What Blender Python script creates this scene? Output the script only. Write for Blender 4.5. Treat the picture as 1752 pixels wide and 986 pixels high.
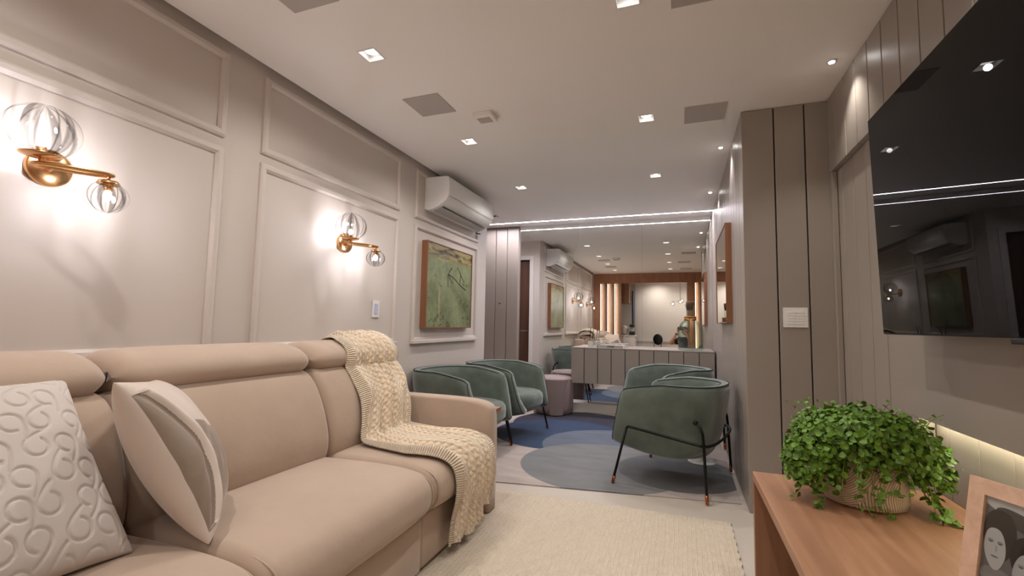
import bpy, bmesh, math, random
import numpy as np
from mathutils import Vector, Matrix
R = math.radians
PI = math.pi
random.seed(7)
rng = np.random.default_rng(7)
for o in list(bpy.data.objects): bpy.data.objects.remove(o, do_unlink=True)
sc = bpy.context.scene
col = sc.collection

# ------------------------------------------------------------------ camera, world, exposure
YAW, PITCH, ROLL, FPX, CH = .3525, .0801, .0188, 781.2, 1.12
def camera_axes(yaw, pitch, roll):
    f = np.array([-math.sin(yaw)*math.cos(pitch), math.cos(yaw)*math.cos(pitch), math.sin(pitch)])
    r = np.array([math.cos(yaw), math.sin(yaw), 0.0]); u = np.cross(r, f)
    c, s = math.cos(roll), math.sin(roll)
    return c*r+s*u, -s*r+c*u, f
_r, _u, _f = camera_axes(YAW, PITCH, ROLL)
cam_data = bpy.data.cameras.new('camera'); cam = bpy.data.objects.new('camera', cam_data); col.objects.link(cam)
cam.matrix_world = Matrix(((_r[0], _u[0], -_f[0], 0), (_r[1], _u[1], -_f[1], 0), (_r[2], _u[2], -_f[2], CH), (0, 0, 0, 1)))
cam_data.sensor_width = 36; cam_data.sensor_fit = 'HORIZONTAL'; cam_data.lens = FPX/1752*36
cam_data.clip_start = .03; cam_data.clip_end = 60
sc.camera = cam
sc.view_settings.view_transform = 'Standard'; sc.view_settings.look = 'None'
sc.view_settings.exposure = 0.12; sc.view_settings.gamma = 1.0
sc.view_settings.use_curve_mapping = False
w = bpy.data.worlds.new('world'); sc.world = w; w.use_nodes = True
w.node_tree.nodes['Background'].inputs[0].default_value = (1, .95, .9, 1)
w.node_tree.nodes['Background'].inputs[1].default_value = .02

DOWN_W, SPOT_W, SCONCE_W, STRIP_E, NICHE_E, SLAT_E = 31.0, 15.0, 400.0, 440.0, 26.0, 4.5
WARM = (1.0, .95, .89); COOL = (.95, .90, 1.0); NEUT = (1.0, .96, .93)

# key planes
XL, XC, XR, XA = -2.2, -2.155, .868, .39
ZC, YF, YM, YE, YP = 2.54, 3.22, 6.18, 5.05, -.08

def srgb(r, g, b):
    f = lambda c: (c/255/12.92) if c/255 <= .04045 else ((c/255+.055)/1.055)**2.4
    return (f(r), f(g), f(b), 1)

# ------------------------------------------------------------------ materials
def mat(name, color, rough=.6, metal=0, bump=None, var=None, spec=.5, sheen=0, coat=0, trans=0, emit=None, estr=0):
    m = bpy.data.materials.new(name); m.use_nodes = True; nt = m.node_tree; N = nt.nodes; L = nt.links
    p = N['Principled BSDF']
    p.inputs['Base Color'].default_value = color; p.inputs['Roughness'].default_value = rough
    p.inputs['Metallic'].default_value = metal; p.inputs['Specular IOR Level'].default_value = spec
    if sheen:
        p.inputs['Sheen Weight'].default_value = sheen; p.inputs['Sheen Roughness'].default_value = .4
    if coat: p.inputs['Coat Weight'].default_value = coat
    if trans: p.inputs['Transmission Weight'].default_value = trans
    if emit: p.inputs['Emission Color'].default_value = emit; p.inputs['Emission Strength'].default_value = estr
    tc = N.new('ShaderNodeTexCoord')
    if var:                                         # (scale, amount)
        n = N.new('ShaderNodeTexNoise'); n.inputs['Scale'].default_value = var[0]; n.inputs['Detail'].default_value = 4
        L.new(tc.outputs['Object'], n.inputs['Vector'])
        mx = N.new('ShaderNodeMixRGB'); mx.blend_type = 'MULTIPLY'; mx.inputs[0].default_value = 1
        cr = N.new('ShaderNodeMapRange'); cr.inputs[1].default_value = .3; cr.inputs[2].default_value = .7
        cr.inputs[3].default_value = 1-var[1]; cr.inputs[4].default_value = 1+var[1]
        L.new(n.outputs['Fac'], cr.inputs[0]); mx.inputs[1].default_value = color
        L.new(cr.outputs[0], mx.inputs[2]); L.new(mx.outputs[0], p.inputs['Base Color'])
    if bump:                                        # (scale, strength, distance)
        n2 = N.new('ShaderNodeTexNoise'); n2.inputs['Scale'].default_value = bump[0]; n2.inputs['Detail'].default_value = 5
        L.new(tc.outputs['Object'], n2.inputs['Vector'])
        b = N.new('ShaderNodeBump'); b.inputs['Strength'].default_value = bump[1]; b.inputs['Distance'].default_value = bump[2]
        L.new(n2.outputs['Fac'], b.inputs['Height']); L.new(b.outputs[0], p.inputs['Normal'])
    return m

def wood(name, c1, c2, axis='Y', scale=6, rough=.45):
    m = mat(name, c1, rough); nt = m.node_tree; N = nt.nodes; L = nt.links; p = N['Principled BSDF']
    tc = N.new('ShaderNodeTexCoord'); mp = N.new('ShaderNodeMapping')
    s = {'X': (.06, 1, 1), 'Y': (1, .06, 1), 'Z': (1, 1, .06)}[axis]
    mp.inputs['Scale'].default_value = [v*scale for v in s]
    n = N.new('ShaderNodeTexNoise'); n.inputs['Scale'].default_value = 5; n.inputs['Detail'].default_value = 8; n.inputs['Distortion'].default_value = .6
    cr = N.new('ShaderNodeValToRGB'); cr.color_ramp.elements[0].position = .32; cr.color_ramp.elements[1].position = .68
    cr.color_ramp.elements[0].color = c1; cr.color_ramp.elements[1].color = c2
    L.new(tc.outputs['Object'], mp.inputs[0]); L.new(mp.outputs[0], n.inputs['Vector']); L.new(n.outputs['Fac'], cr.inputs[0])
    L.new(cr.outputs[0], p.inputs['Base Color'])
    b = N.new('ShaderNodeBump'); b.inputs['Strength'].default_value = .15; b.inputs['Distance'].default_value = .002
    L.new(n.outputs['Fac'], b.inputs['Height']); L.new(b.outputs[0], p.inputs['Normal'])
    return m

def emission(name, color, strength):
    m = bpy.data.materials.new(name); m.use_nodes = True; nt = m.node_tree; nt.nodes.clear()
    e = nt.nodes.new('ShaderNodeEmission'); e.inputs[0].default_value = (*color[:3], 1); e.inputs[1].default_value = strength
    o = nt.nodes.new('ShaderNodeOutputMaterial'); nt.links.new(e.outputs[0], o.inputs[0])
    return m

def thin_glass(name, tint=(1, 1, 1), ribs=0, ribdark=.5, edge=1.45, edge_tint=None):
    """single-wall blown glass: clear film with fresnel reflection; ribs are meridians tinted darker so the bulb throws streaks, in place of refraction"""
    m = bpy.data.materials.new(name); m.use_nodes = True; nt = m.node_tree; N = nt.nodes; L = nt.links; N.clear()
    o = N.new('ShaderNodeOutputMaterial'); mix = N.new('ShaderNodeMixShader')
    t = N.new('ShaderNodeBsdfTransparent'); g = N.new('ShaderNodeBsdfGlossy'); g.inputs['Roughness'].default_value = .02
    lw = N.new('ShaderNodeLayerWeight'); lw.inputs['Blend'].default_value = .35
    mr = N.new('ShaderNodeMapRange'); mr.inputs[1].default_value = 0; mr.inputs[2].default_value = 1
    mr.inputs[3].default_value = .04; mr.inputs[4].default_value = .34
    pw = N.new('ShaderNodeMath'); pw.operation = 'POWER'; pw.inputs[1].default_value = 2.0
    L.new(lw.outputs['Facing'], pw.inputs[0]); L.new(pw.outputs[0], mr.inputs[0]); L.new(mr.outputs[0], mix.inputs[0])
    if ribs:
        uv = N.new('ShaderNodeTexCoord'); sx = N.new('ShaderNodeSeparateXYZ'); L.new(uv.outputs['Object'], sx.inputs[0])
        at = N.new('ShaderNodeMath'); at.operation = 'ARCTAN2'; L.new(sx.outputs[1], at.inputs[0]); L.new(sx.outputs[0], at.inputs[1])
        n1 = N.new('ShaderNodeTexNoise'); n1.noise_dimensions = '1D'; n1.inputs['Scale'].default_value = 1.3; L.new(at.outputs[0], n1.inputs['W'])
        ad = N.new('ShaderNodeMath'); ad.operation = 'MULTIPLY_ADD'; ad.inputs[1].default_value = 1.6; L.new(n1.outputs['Fac'], ad.inputs[0]); L.new(at.outputs[0], ad.inputs[2])
        ml = N.new('ShaderNodeMath'); ml.operation = 'MULTIPLY'; ml.inputs[1].default_value = ribs; L.new(ad.outputs[0], ml.inputs[0])
        cs = N.new('ShaderNodeMath'); cs.operation = 'COSINE'; L.new(ml.outputs[0], cs.inputs[0])
        m2 = N.new('ShaderNodeMapRange'); m2.interpolation_type = 'SMOOTHSTEP'; m2.inputs[1].default_value = .1; m2.inputs[2].default_value = 1.0; m2.inputs[3].default_value = 1; m2.inputs[4].default_value = ribdark  # dark bands put into the glass tint stand in for refracted light streaks
        L.new(cs.outputs[0], m2.inputs[0])
        cb = N.new('ShaderNodeCombineColor'); [L.new(m2.outputs[0], cb.inputs[i]) for i in range(3)]
        L.new(cb.outputs[0], t.inputs[0])
    elif edge_tint:
        mc = N.new('ShaderNodeMixRGB'); mc.inputs[1].default_value = (*tint, 1); mc.inputs[2].default_value = (*edge_tint, 1)
        L.new(pw.outputs[0], mc.inputs[0]); L.new(mc.outputs[0], t.inputs[0])
    else: t.inputs[0].default_value = (*tint, 1)
    L.new(t.outputs[0], mix.inputs[1]); L.new(g.outputs[0], mix.inputs[2]); L.new(mix.outputs[0], o.inputs[0])
    return m

M = {}
M['wall'] = mat('wall_paint', srgb(206, 196, 188), .55, bump=(60, .03, .002))
M['ceil'] = mat('ceiling_paint', srgb(238, 234, 230), .7, bump=(40, .02, .002))
M['grey'] = mat('grey_lacquer', srgb(152, 142, 133), .38, bump=(25, .02, .002))
M['groove'] = mat('dark_groove', srgb(62, 56, 52), .8)
M['floor'] = mat('porcelain_floor', srgb(196, 186, 174), .33, var=(1.2, .04), bump=(3, .02, .002))
M['white'] = mat('white_plastic', srgb(232, 230, 226), .35)
M['whitematte'] = mat('white_painted_trim', srgb(225, 220, 215), .5)
M['vent'] = mat('perforated_grey_grille', srgb(178, 170, 165), .6, bump=(900, .4, .001))
M['mirror'] = mat('silver_mirror', (.86, .86, .84, 1), 0.0, 1.0)
M['darkmirror'] = mat('black_tv_glass', (.003, .003, .003, 1), .010, 0, spec=.10)
M['black'] = mat('black_metal', srgb(22, 20, 19), .38, .6)
M['blackp'] = mat('black_plastic', srgb(18, 18, 18), .45)
M['tip'] = mat('copper_tip', srgb(176, 96, 52), .35, .8)
M['brass'] = mat('brushed_brass', srgb(214, 168, 118), .24, 1.0, bump=(200, .05, .001))
M['sofa'] = mat('beige_suede', srgb(184, 163, 146), .85, bump=(9, .35, .012), var=(5, .04), sheen=.35, spec=.2)
M['cushw'] = mat('white_quilted_fabric', srgb(205, 196, 190), .9, bump=(120, .25, .002), sheen=.3, spec=.2)
M['cushl'] = mat('pale_satin_fabric', srgb(208, 192, 180), .55, bump=(14, .3, .008), sheen=.4)
M['cushd'] = mat('taupe_satin_fabric', srgb(138, 120, 104), .42, bump=(12, .4, .01), sheen=.3)
M['green'] = mat('sage_velvet', srgb(96, 106, 98), .85, var=(7, .22), bump=(60, .12, .003), sheen=.7, spec=.2)
M['piping'] = mat('dark_green_piping', srgb(38, 48, 44), .7)
M['mauve'] = mat('mauve_leather', srgb(142, 124, 120), .6, bump=(30, .15, .004), sheen=.3)
M['oak'] = wood('warm_oak', srgb(142, 100, 72), srgb(178, 134, 102), 'Y', 3)
M['oakx'] = wood('warm_oak_vertical', srgb(140, 98, 70), srgb(164, 120, 90), 'Z', 3)
M['frame'] = wood('orange_brown_frame_wood', srgb(128, 82, 54), srgb(144, 96, 64), 'Z', 4)
M['portal'] = wood('portal_wood', srgb(140, 94, 66), srgb(162, 112, 82), 'Z', 3)
M['palewood'] = wood('pale_washed_wood', srgb(204, 168, 142), srgb(222, 190, 166), 'Y', 6)
M['darkwood'] = wood('dark_brown_door_wood', srgb(72, 46, 34), srgb(96, 64, 48), 'Z', 3)
M['pot'] = mat('sand_ceramic', srgb(206, 186, 158), .7)
M['soil'] = mat('dark_soil', srgb(40, 30, 22), .95)
M['leaf'] = mat('leaf_green', srgb(92, 128, 34), .5, var=(38, .45), spec=.4)
M['leaf'].node_tree.nodes['Principled BSDF'].inputs['Subsurface Weight'].default_value = .08
M['stem'] = mat('stem_green', srgb(120, 130, 60), .6)
M['rope'] = mat('natural_rope', srgb(168, 120, 66), .9, bump=(260, .6, .003))
M['cork'] = mat('brown_cork', srgb(112, 84, 64), .9, bump=(200, .4, .002))
M['skin'] = mat('skin', srgb(206, 152, 124), .55)
M['hair'] = mat('dark_hair', srgb(36, 26, 22), .6)
M['shirt'] = mat('black_shirt', srgb(24, 24, 26), .85)
M['jeans'] = mat('dark_trousers', srgb(40, 44, 56), .85)
M['knob'] = mat('brushed_knob', srgb(150, 140, 134), .35, .8)
M['bulb'] = emission('sconce_bulb', (.97, .94, 1.0), SCONCE_W)
M['chandelier_bulb'] = emission('chandelier_bulb', (1, .95, .9), 110)
M['lamp'] = emission('downlight_lamp', (1, .97, .94), 7)
M['recess'] = mat('grey_recess', srgb(120, 112, 106), .5)
M['spotlamp'] = emission('round_spot_lamp', (1, .97, .93), 45)
M['strip'] = emission('white_led_strip', COOL, STRIP_E)
M['niche'] = emission('niche_led', (1, .94, .68), NICHE_E)
M['slatled'] = emission('slat_led', (1, .80, .55), SLAT_E)
M['globe'] = thin_glass('ribbed_clear_glass', ribs=10, ribdark=.45)
M['bottle'] = thin_glass('pale_green_glass', (.92, .97, .95), edge_tint=(.45, .60, .56))
M['clear'] = thin_glass('clear_glass', (.96, .97, .97), edge_tint=(.7, .75, .75))

# knit blanket material: cable pattern driven by the blanket's own UV
def knit_material():
    m = mat('cream_cable_knit', srgb(238, 220, 196), .95, sheen=.4, spec=.1); nt = m.node_tree; N = nt.nodes; L = nt.links; p = N['Principled BSDF']
    uv = N.new('ShaderNodeTexCoord'); sx = N.new('ShaderNodeSeparateXYZ'); L.new(uv.outputs['UV'], sx.inputs[0])
    def mth(op, a, b=None, c=None):
        n = N.new('ShaderNodeMath'); n.operation = op
        for i, v in enumerate((a, b, c)):
            if v is None: continue
            if isinstance(v, (int, float)): n.inputs[i].default_value = v
            else: L.new(v, n.inputs[i])
        return n.outputs[0]
    U, V = sx.outputs[0], sx.outputs[1]            # U across in metres, V along in metres
    sv = mth('MULTIPLY', mth('SINE', mth('MULTIPLY', V, 90)), .008)
    a = mth('ABSOLUTE', mth('SINE', mth('MULTIPLY', mth('ADD', U, sv), 125)))
    b = mth('ABSOLUTE', mth('SINE', mth('MULTIPLY', mth('SUBTRACT', U, sv), 125)))
    cab = mth('MULTIPLY', a, b)
    rib = mth('ABSOLUTE', mth('SINE', mth('MULTIPLY', V, 300)))
    edge = mth('GREATER_THAN', mth('ABSOLUTE', mth('SUBTRACT', U, .26)), .215)
    mx = N.new('ShaderNodeMixRGB'); L.new(edge, mx.inputs[0]); L.new(cab, mx.inputs[1]); L.new(rib, mx.inputs[2])
    bp = N.new('ShaderNodeBump'); bp.inputs['Strength'].default_value = .9; bp.inputs['Distance'].default_value = .009
    L.new(mx.outputs[0], bp.inputs['Height']); L.new(bp.outputs[0], p.inputs['Normal'])
    return m
M['knit'] = knit_material()

def cream_rug_material():
    m = mat('cream_woven_rug', srgb(222, 206, 184), .95, sheen=.3, spec=.1); nt = m.node_tree; N = nt.nodes; L = nt.links; p = N['Principled BSDF']
    tc = N.new('ShaderNodeTexCoord')
    br = N.new('ShaderNodeTexBrick'); br.inputs['Scale'].default_value = 1; br.inputs['Brick Width'].default_value = .05; br.inputs['Row Height'].default_value = .022
    br.inputs['Mortar Size'].default_value = .0030; br.inputs['Mortar Smooth'].default_value = .6
    br.inputs['Color1'].default_value = srgb(212, 196, 175); br.inputs['Color2'].default_value = srgb(206, 190, 169); br.inputs['Mortar'].default_value = srgb(228, 216, 197)
    mp = N.new('ShaderNodeMapping'); mp.inputs['Rotation'].default_value = (0, 0, R(90))
    n = N.new('ShaderNodeTexNoise'); n.inputs['Scale'].default_value = 9; n.inputs['Detail'].default_value = 3
    mxv = N.new('ShaderNodeMixRGB'); mxv.blend_type = 'LINEAR_LIGHT'; mxv.inputs[0].default_value = .012
    L.new(tc.outputs['Object'], mxv.inputs[1]); L.new(n.outputs['Color'], mxv.inputs[2]); L.new(mxv.outputs[0], mp.inputs[0]); L.new(mp.outputs[0], br.inputs['Vector'])
    L.new(br.outputs['Color'], p.inputs['Base Color'])
    n2 = N.new('ShaderNodeTexNoise'); n2.inputs['Scale'].default_value = 180
    ad = N.new('ShaderNodeMath'); ad.operation = 'MULTIPLY_ADD'; ad.inputs[1].default_value = .8; L.new(n2.outputs['Fac'], ad.inputs[0]); L.new(br.outputs['Fac'], ad.inputs[2])
    bp = N.new('ShaderNodeBump'); bp.inputs['Strength'].default_value = .8; bp.inputs['Distance'].default_value = .006
    L.new(ad.outputs[0], bp.inputs['Height']); L.new(bp.outputs[0], p.inputs['Normal'])
    return m
M['creamrug'] = cream_rug_material()

def circle_rug_material():
    m = mat('printed_circle_rug', srgb(200, 188, 180), .95, sheen=.3, spec=.1); nt = m.node_tree; N = nt.nodes; L = nt.links; p = N['Principled BSDF']
    tc = N.new('ShaderNodeTexCoord')
    n = N.new('ShaderNodeTexNoise'); n.inputs['Scale'].default_value = 3.5; n.inputs['Detail'].default_value = 5
    mp = N.new('ShaderNodeMapping'); mp.inputs['Scale'].default_value = (1, 3, 1); L.new(tc.outputs['Object'], mp.inputs[0]); L.new(mp.outputs[0], n.inputs['Vector'])
    prev = None
    circles = [((-1.12, 5.26), .72, srgb(48, 46, 62)), ((-1.19, 4.73), .672, srgb(44, 64, 92)),
               ((-.60, 4.42), .652, srgb(96, 104, 118)), ((-.60, 3.80), .654, srgb(120, 121, 122)), ((-.02, 3.86), .46, srgb(98, 99, 101))]
    for i, (c, r, cl) in enumerate(circles):
        d = N.new('ShaderNodeVectorMath'); d.operation = 'DISTANCE'; L.new(tc.outputs['Object'], d.inputs[0]); d.inputs[1].default_value = (c[0], c[1], 0)
        # flatten z by using a surface at z about 0
        lt = N.new('ShaderNodeMath'); lt.operation = 'LESS_THAN'; lt.inputs[1].default_value = r; L.new(d.outputs['Value'], lt.inputs[0])
        mx = N.new('ShaderNodeMixRGB'); L.new(lt.outputs[0], mx.inputs[0]); mx.inputs[2].default_value = cl
        if prev: L.new(prev, mx.inputs[1])
        else: mx.inputs[1].default_value = srgb(176, 164, 158)
        prev = mx.outputs[0]
    mr = N.new('ShaderNodeMapRange'); mr.inputs[1].default_value = .3; mr.inputs[2].default_value = .7; mr.inputs[3].default_value = .86; mr.inputs[4].default_value = 1.12
    L.new(n.outputs['Fac'], mr.inputs[0])
    ml = N.new('ShaderNodeMixRGB'); ml.blend_type = 'MULTIPLY'; ml.inputs[0].default_value = 1; L.new(prev, ml.inputs[1]); L.new(mr.outputs[0], ml.inputs[2])
    L.new(ml.outputs[0], p.inputs['Base Color'])
    n2 = N.new('ShaderNodeTexNoise'); n2.inputs['Scale'].default_value = 260; bp = N.new('ShaderNodeBump'); bp.inputs['Strength'].default_value = .4; bp.inputs['Distance'].default_value = .003
    L.new(tc.outputs['Object'], n2.inputs['Vector']); L.new(n2.outputs['Fac'], bp.inputs['Height']); L.new(bp.outputs[0], p.inputs['Normal'])
    return m
M['circlerug'] = circle_rug_material()

def abstract_material():
    m = mat('abstract_green_painting', srgb(150, 160, 110), .04, spec=.6, coat=.6); nt = m.node_tree; N = nt.nodes; L = nt.links; p = N['Principled BSDF']
    p.inputs['Roughness'].default_value = .35; p.inputs['Coat Roughness'].default_value = .02
    tc = N.new('ShaderNodeTexCoord'); sx = N.new('ShaderNodeSeparateXYZ'); L.new(tc.outputs['Object'], sx.inputs[0])
    n = N.new('ShaderNodeTexNoise'); n.inputs['Scale'].default_value = 4; n.inputs['Detail'].default_value = 9; n.inputs['Roughness'].default_value = .7; L.new(tc.outputs['Object'], n.inputs['Vector'])
    cr = N.new('ShaderNodeValToRGB'); e = cr.color_ramp.elements
    e[0].position = .3; e[0].color = srgb(92, 100, 62); e[1].position = .62; e[1].color = srgb(142, 154, 112)
    L.new(n.outputs['Fac'], cr.inputs[0])
    n2 = N.new('ShaderNodeTexNoise'); n2.inputs['Scale'].default_value = 9; n2.inputs['Detail'].default_value = 10; n2.inputs['Distortion'].default_value = 1.2
    mpp = N.new('ShaderNodeMapping'); mpp.inputs['Scale'].default_value = (1, .45, 1.5); L.new(tc.outputs['Object'], mpp.inputs[0]); L.new(mpp.outputs[0], n2.inputs['Vector'])
    n4 = N.new('ShaderNodeTexNoise'); n4.inputs['Scale'].default_value = 24; n4.inputs['Detail'].default_value = 6; n4.inputs['Roughness'].default_value = .75; L.new(tc.outputs['Object'], n4.inputs['Vector'])
    zz = N.new('ShaderNodeMapRange'); zz.inputs[1].default_value = .25; zz.inputs[2].default_value = -.4; zz.inputs[3].default_value = -.03; zz.inputs[4].default_value = .045; L.new(sx.outputs[2], zz.inputs[0])
    sm = N.new('ShaderNodeMath'); sm.operation = 'MULTIPLY_ADD'; sm.inputs[1].default_value = .6; L.new(n4.outputs['Fac'], sm.inputs[0])
    s5 = N.new('ShaderNodeMath'); s5.operation = 'MULTIPLY_ADD'; s5.inputs[1].default_value = .4; L.new(n2.outputs['Fac'], s5.inputs[0]); L.new(zz.outputs[0], s5.inputs[2]); L.new(s5.outputs[0], sm.inputs[2])
    sp = N.new('ShaderNodeMapRange'); sp.inputs[1].default_value = .56; sp.inputs[2].default_value = .62; L.new(sm.outputs[0], sp.inputs[0])
    mx = N.new('ShaderNodeMixRGB'); L.new(sp.outputs[0], mx.inputs[0]); L.new(cr.outputs[0], mx.inputs[1]); mx.inputs[2].default_value = srgb(58, 60, 38)
    # dark ochre band near the top edge (object z .28 .. .40)
    ad = N.new('ShaderNodeMath'); ad.operation = 'MULTIPLY_ADD'; ad.inputs[1].default_value = .22; L.new(n2.outputs['Fac'], ad.inputs[0]); L.new(sx.outputs[2], ad.inputs[2])
    bd = N.new('ShaderNodeMapRange'); bd.inputs[1].default_value = .36; bd.inputs[2].default_value = .39; L.new(ad.outputs[0], bd.inputs[0])
    cr2 = N.new('ShaderNodeValToRGB'); cr2.color_ramp.elements[0].position = .4; cr2.color_ramp.elements[0].color = srgb(52, 46, 30); cr2.color_ramp.elements[1].position = .62; cr2.color_ramp.elements[1].color = srgb(170, 154, 90)
    L.new(n2.outputs['Fac'], cr2.inputs[0])
    m3 = N.new('ShaderNodeMixRGB'); L.new(bd.outputs[0], m3.inputs[0]); L.new(mx.outputs[0], m3.inputs[1]); L.new(cr2.outputs[0], m3.inputs[2])
    L.new(m3.outputs[0], p.inputs['Base Color'])
    return m
M['abstract'] = abstract_material()

def pot_rings():
    m = M['pot']; nt = m.node_tree; N = nt.nodes; L = nt.links; p = N['Principled BSDF']
    tc = N.new('ShaderNodeTexCoord'); hs = []
    for c in ((.10, -.06, .05), (-.11, -.055, .16), (-.02, .12, .1)):
        d = N.new('ShaderNodeVectorMath'); d.operation = 'DISTANCE'; L.new(tc.outputs['Object'], d.inputs[0]); d.inputs[1].default_value = c
        hs.append(d.outputs['Value'])
    mn = N.new('ShaderNodeMath'); mn.operation = 'SMOOTH_MIN'; mn.inputs[2].default_value = .01; L.new(hs[0], mn.inputs[0]); L.new(hs[1], mn.inputs[1])
    mn2 = N.new('ShaderNodeMath'); mn2.operation = 'MINIMUM'; L.new(mn.outputs[0], mn2.inputs[0]); L.new(hs[2], mn2.inputs[1])
    ml = N.new('ShaderNodeMath'); ml.operation = 'MULTIPLY'; ml.inputs[1].default_value = 900; L.new(mn2.outputs[0], ml.inputs[0])
    s = N.new('ShaderNodeMath'); s.operation = 'SINE'; L.new(ml.outputs[0], s.inputs[0])
    mx = N.new('ShaderNodeMapRange'); mx.inputs[1].default_value = -1; mx.inputs[2].default_value = 0; L.new(s.outputs[0], mx.inputs[0])
    cm = N.new('ShaderNodeMixRGB'); cm.inputs[1].default_value = srgb(158, 138, 112); cm.inputs[2].default_value = srgb(212, 192, 166); L.new(mx.outputs[0], cm.inputs[0]); L.new(cm.outputs[0], p.inputs['Base Color'])
    bp = N.new('ShaderNodeBump'); bp.inputs['Strength'].default_value = .7; bp.inputs['Distance'].default_value = .003; L.new(mx.outputs[0], bp.inputs['Height']); L.new(bp.outputs[0], p.inputs['Normal'])
pot_rings()

# ------------------------------------------------------------------ mesh helpers
def link(name, mesh, m, parent=None, smooth=False, kind=None):
    o = bpy.data.objects.new(name, mesh); col.objects.link(o)
    if m is not None:
        for x in (m if isinstance(m, (list, tuple)) else [m]): mesh.materials.append(x)
    if smooth:
        for p in mesh.polygons: p.use_smooth = True
    if parent: o.parent = parent
    if kind: o['kind'] = kind
    return o
def from_bm(name, bm, m, parent=None, smooth=False, kind=None):
    me = bpy.data.meshes.new(name); bm.normal_update(); bm.to_mesh(me); bm.free()
    return link(name, me, m, parent, smooth, kind)
def tag(o, label, cat, group=None, kind=None):
    o['label'] = label; o['category'] = cat
    if group: o['group'] = group
    if kind: o['kind'] = kind
    return o
def thing(name, label, cat, loc=(0, 0, 0), rz=0, group=None):
    o = bpy.data.objects.new(name, None); col.objects.link(o); o.location = loc; o.rotation_euler = (0, 0, rz); o.empty_display_size = .1
    return tag(o, label, cat, group)
def box(bm, x0, x1, y0, y1, z0, z1, bev=0, seg=2, mi=0):
    v = [bm.verts.new((x, y, z)) for x in (x0, x1) for y in (y0, y1) for z in (z0, z1)]
    fs = [bm.faces.new([v[i] for i in f]) for f in ((0, 1, 3, 2), (4, 6, 7, 5), (0, 4, 5, 1), (2, 3, 7, 6), (0, 2, 6, 4), (1, 5, 7, 3))]
    for f in fs: f.material_index = mi
    if bev:
        es = list({e for f in fs for e in f.edges})
        r = bmesh.ops.bevel(bm, geom=es, offset=bev, segments=seg, profile=.5, affect='EDGES')
        for f in r['faces']: f.material_index = mi
    return fs
def bx(name, x0, x1, y0, y1, z0, z1, m, parent=None, bev=0, seg=2, kind=None, smooth=False):
    bm = bmesh.new(); box(bm, min(x0, x1), max(x0, x1), min(y0, y1), max(y0, y1), min(z0, z1), max(z0, z1), bev, seg)
    bmesh.ops.recalc_face_normals(bm, faces=bm.faces)
    return from_bm(name, bm, m, parent, smooth, kind)
def lathe(bm, prof, n=32, cx=0, cy=0, mod=None, cap0=True, cap1=True):
    rings = []
    for r, z in prof:
        ring = []
        for k in range(n):
            a = 2*PI*k/n; rr = r*(mod(a, z) if mod else 1)
            ring.append(bm.verts.new((cx+rr*math.cos(a), cy+rr*math.sin(a), z)))
        rings.append(ring)
    for a, b in zip(rings, rings[1:]):
        for k in range(n): bm.faces.new((a[k], a[(k+1) % n], b[(k+1) % n], b[k]))
    if cap0: bm.faces.new(rings[0][::-1])
    if cap1: bm.faces.new(rings[-1])
def smooth_path(pts, it=2, closed=False):
    P = [Vector(p) for p in pts]
    for _ in range(it):
        Q = [] if closed else [P[0]]
        n = len(P)
        for i in range(n if closed else n-1):
            a, b = P[i], P[(i+1) % n]; Q += [a*.75+b*.25, a*.25+b*.75]
        if not closed: Q.append(P[-1])
        P = Q
    return P
def tube(bm, pts, r, n=8, closed=False, cap=True):
    P = [Vector(p) for p in pts]; N_ = len(P); rings = []
    t = (P[1]-P[0]).normalized(); up = Vector((0, 0, 1)) if abs(t.z) < .9 else Vector((1, 0, 0)); nrm = (up-t*up.dot(t)).normalized()
    for i, p in enumerate(P):
        if closed: t = (P[(i+1) % N_]-P[i-1]).normalized()
        else: t = (P[min(i+1, N_-1)]-P[max(i-1, 0)]).normalized()
        nrm = (nrm-t*nrm.dot(t)).normalized(); bn = t.cross(nrm)
        rr = r(i/(N_-1)) if callable(r) else r
        rings.append([bm.verts.new(p+(nrm*math.cos(2*PI*k/n)+bn*math.sin(2*PI*k/n))*rr) for k in range(n)])
    prs = list(zip(rings, rings[1:]))+([(rings[-1], rings[0])] if closed else [])
    for a, b in prs:
        for k in range(n): bm.faces.new((a[k], a[(k+1) % n], b[(k+1) % n], b[k]))
    if cap and not closed: bm.faces.new(rings[0][::-1]); bm.faces.new(rings[-1])
def tb(name, pts, r, m, parent=None, n=8, closed=False, it=0):
    bm = bmesh.new(); tube(bm, smooth_path(pts, it, closed) if it else pts, r, n, closed)
    return from_bm(name, bm, m, parent, True)
def copy_thing(root, **kw):
    r = root.copy(); col.objects.link(r)
    for ch in root.children:
        c = ch.copy(); col.objects.link(c); c.parent = r
        for g in ch.children:
            d = g.copy(); col.objects.link(d); d.parent = c
    if 'label' in kw: r['label'] = kw['label']
    if 'loc' in kw: r.location = kw['loc']
    if 'rz' in kw: r.rotation_euler = (0, 0, kw['rz'])
    return r
def subsurf(o, lv=2):
    s = o.modifiers.new('subdivision', 'SUBSURF'); s.levels = lv; s.render_levels = lv

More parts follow.
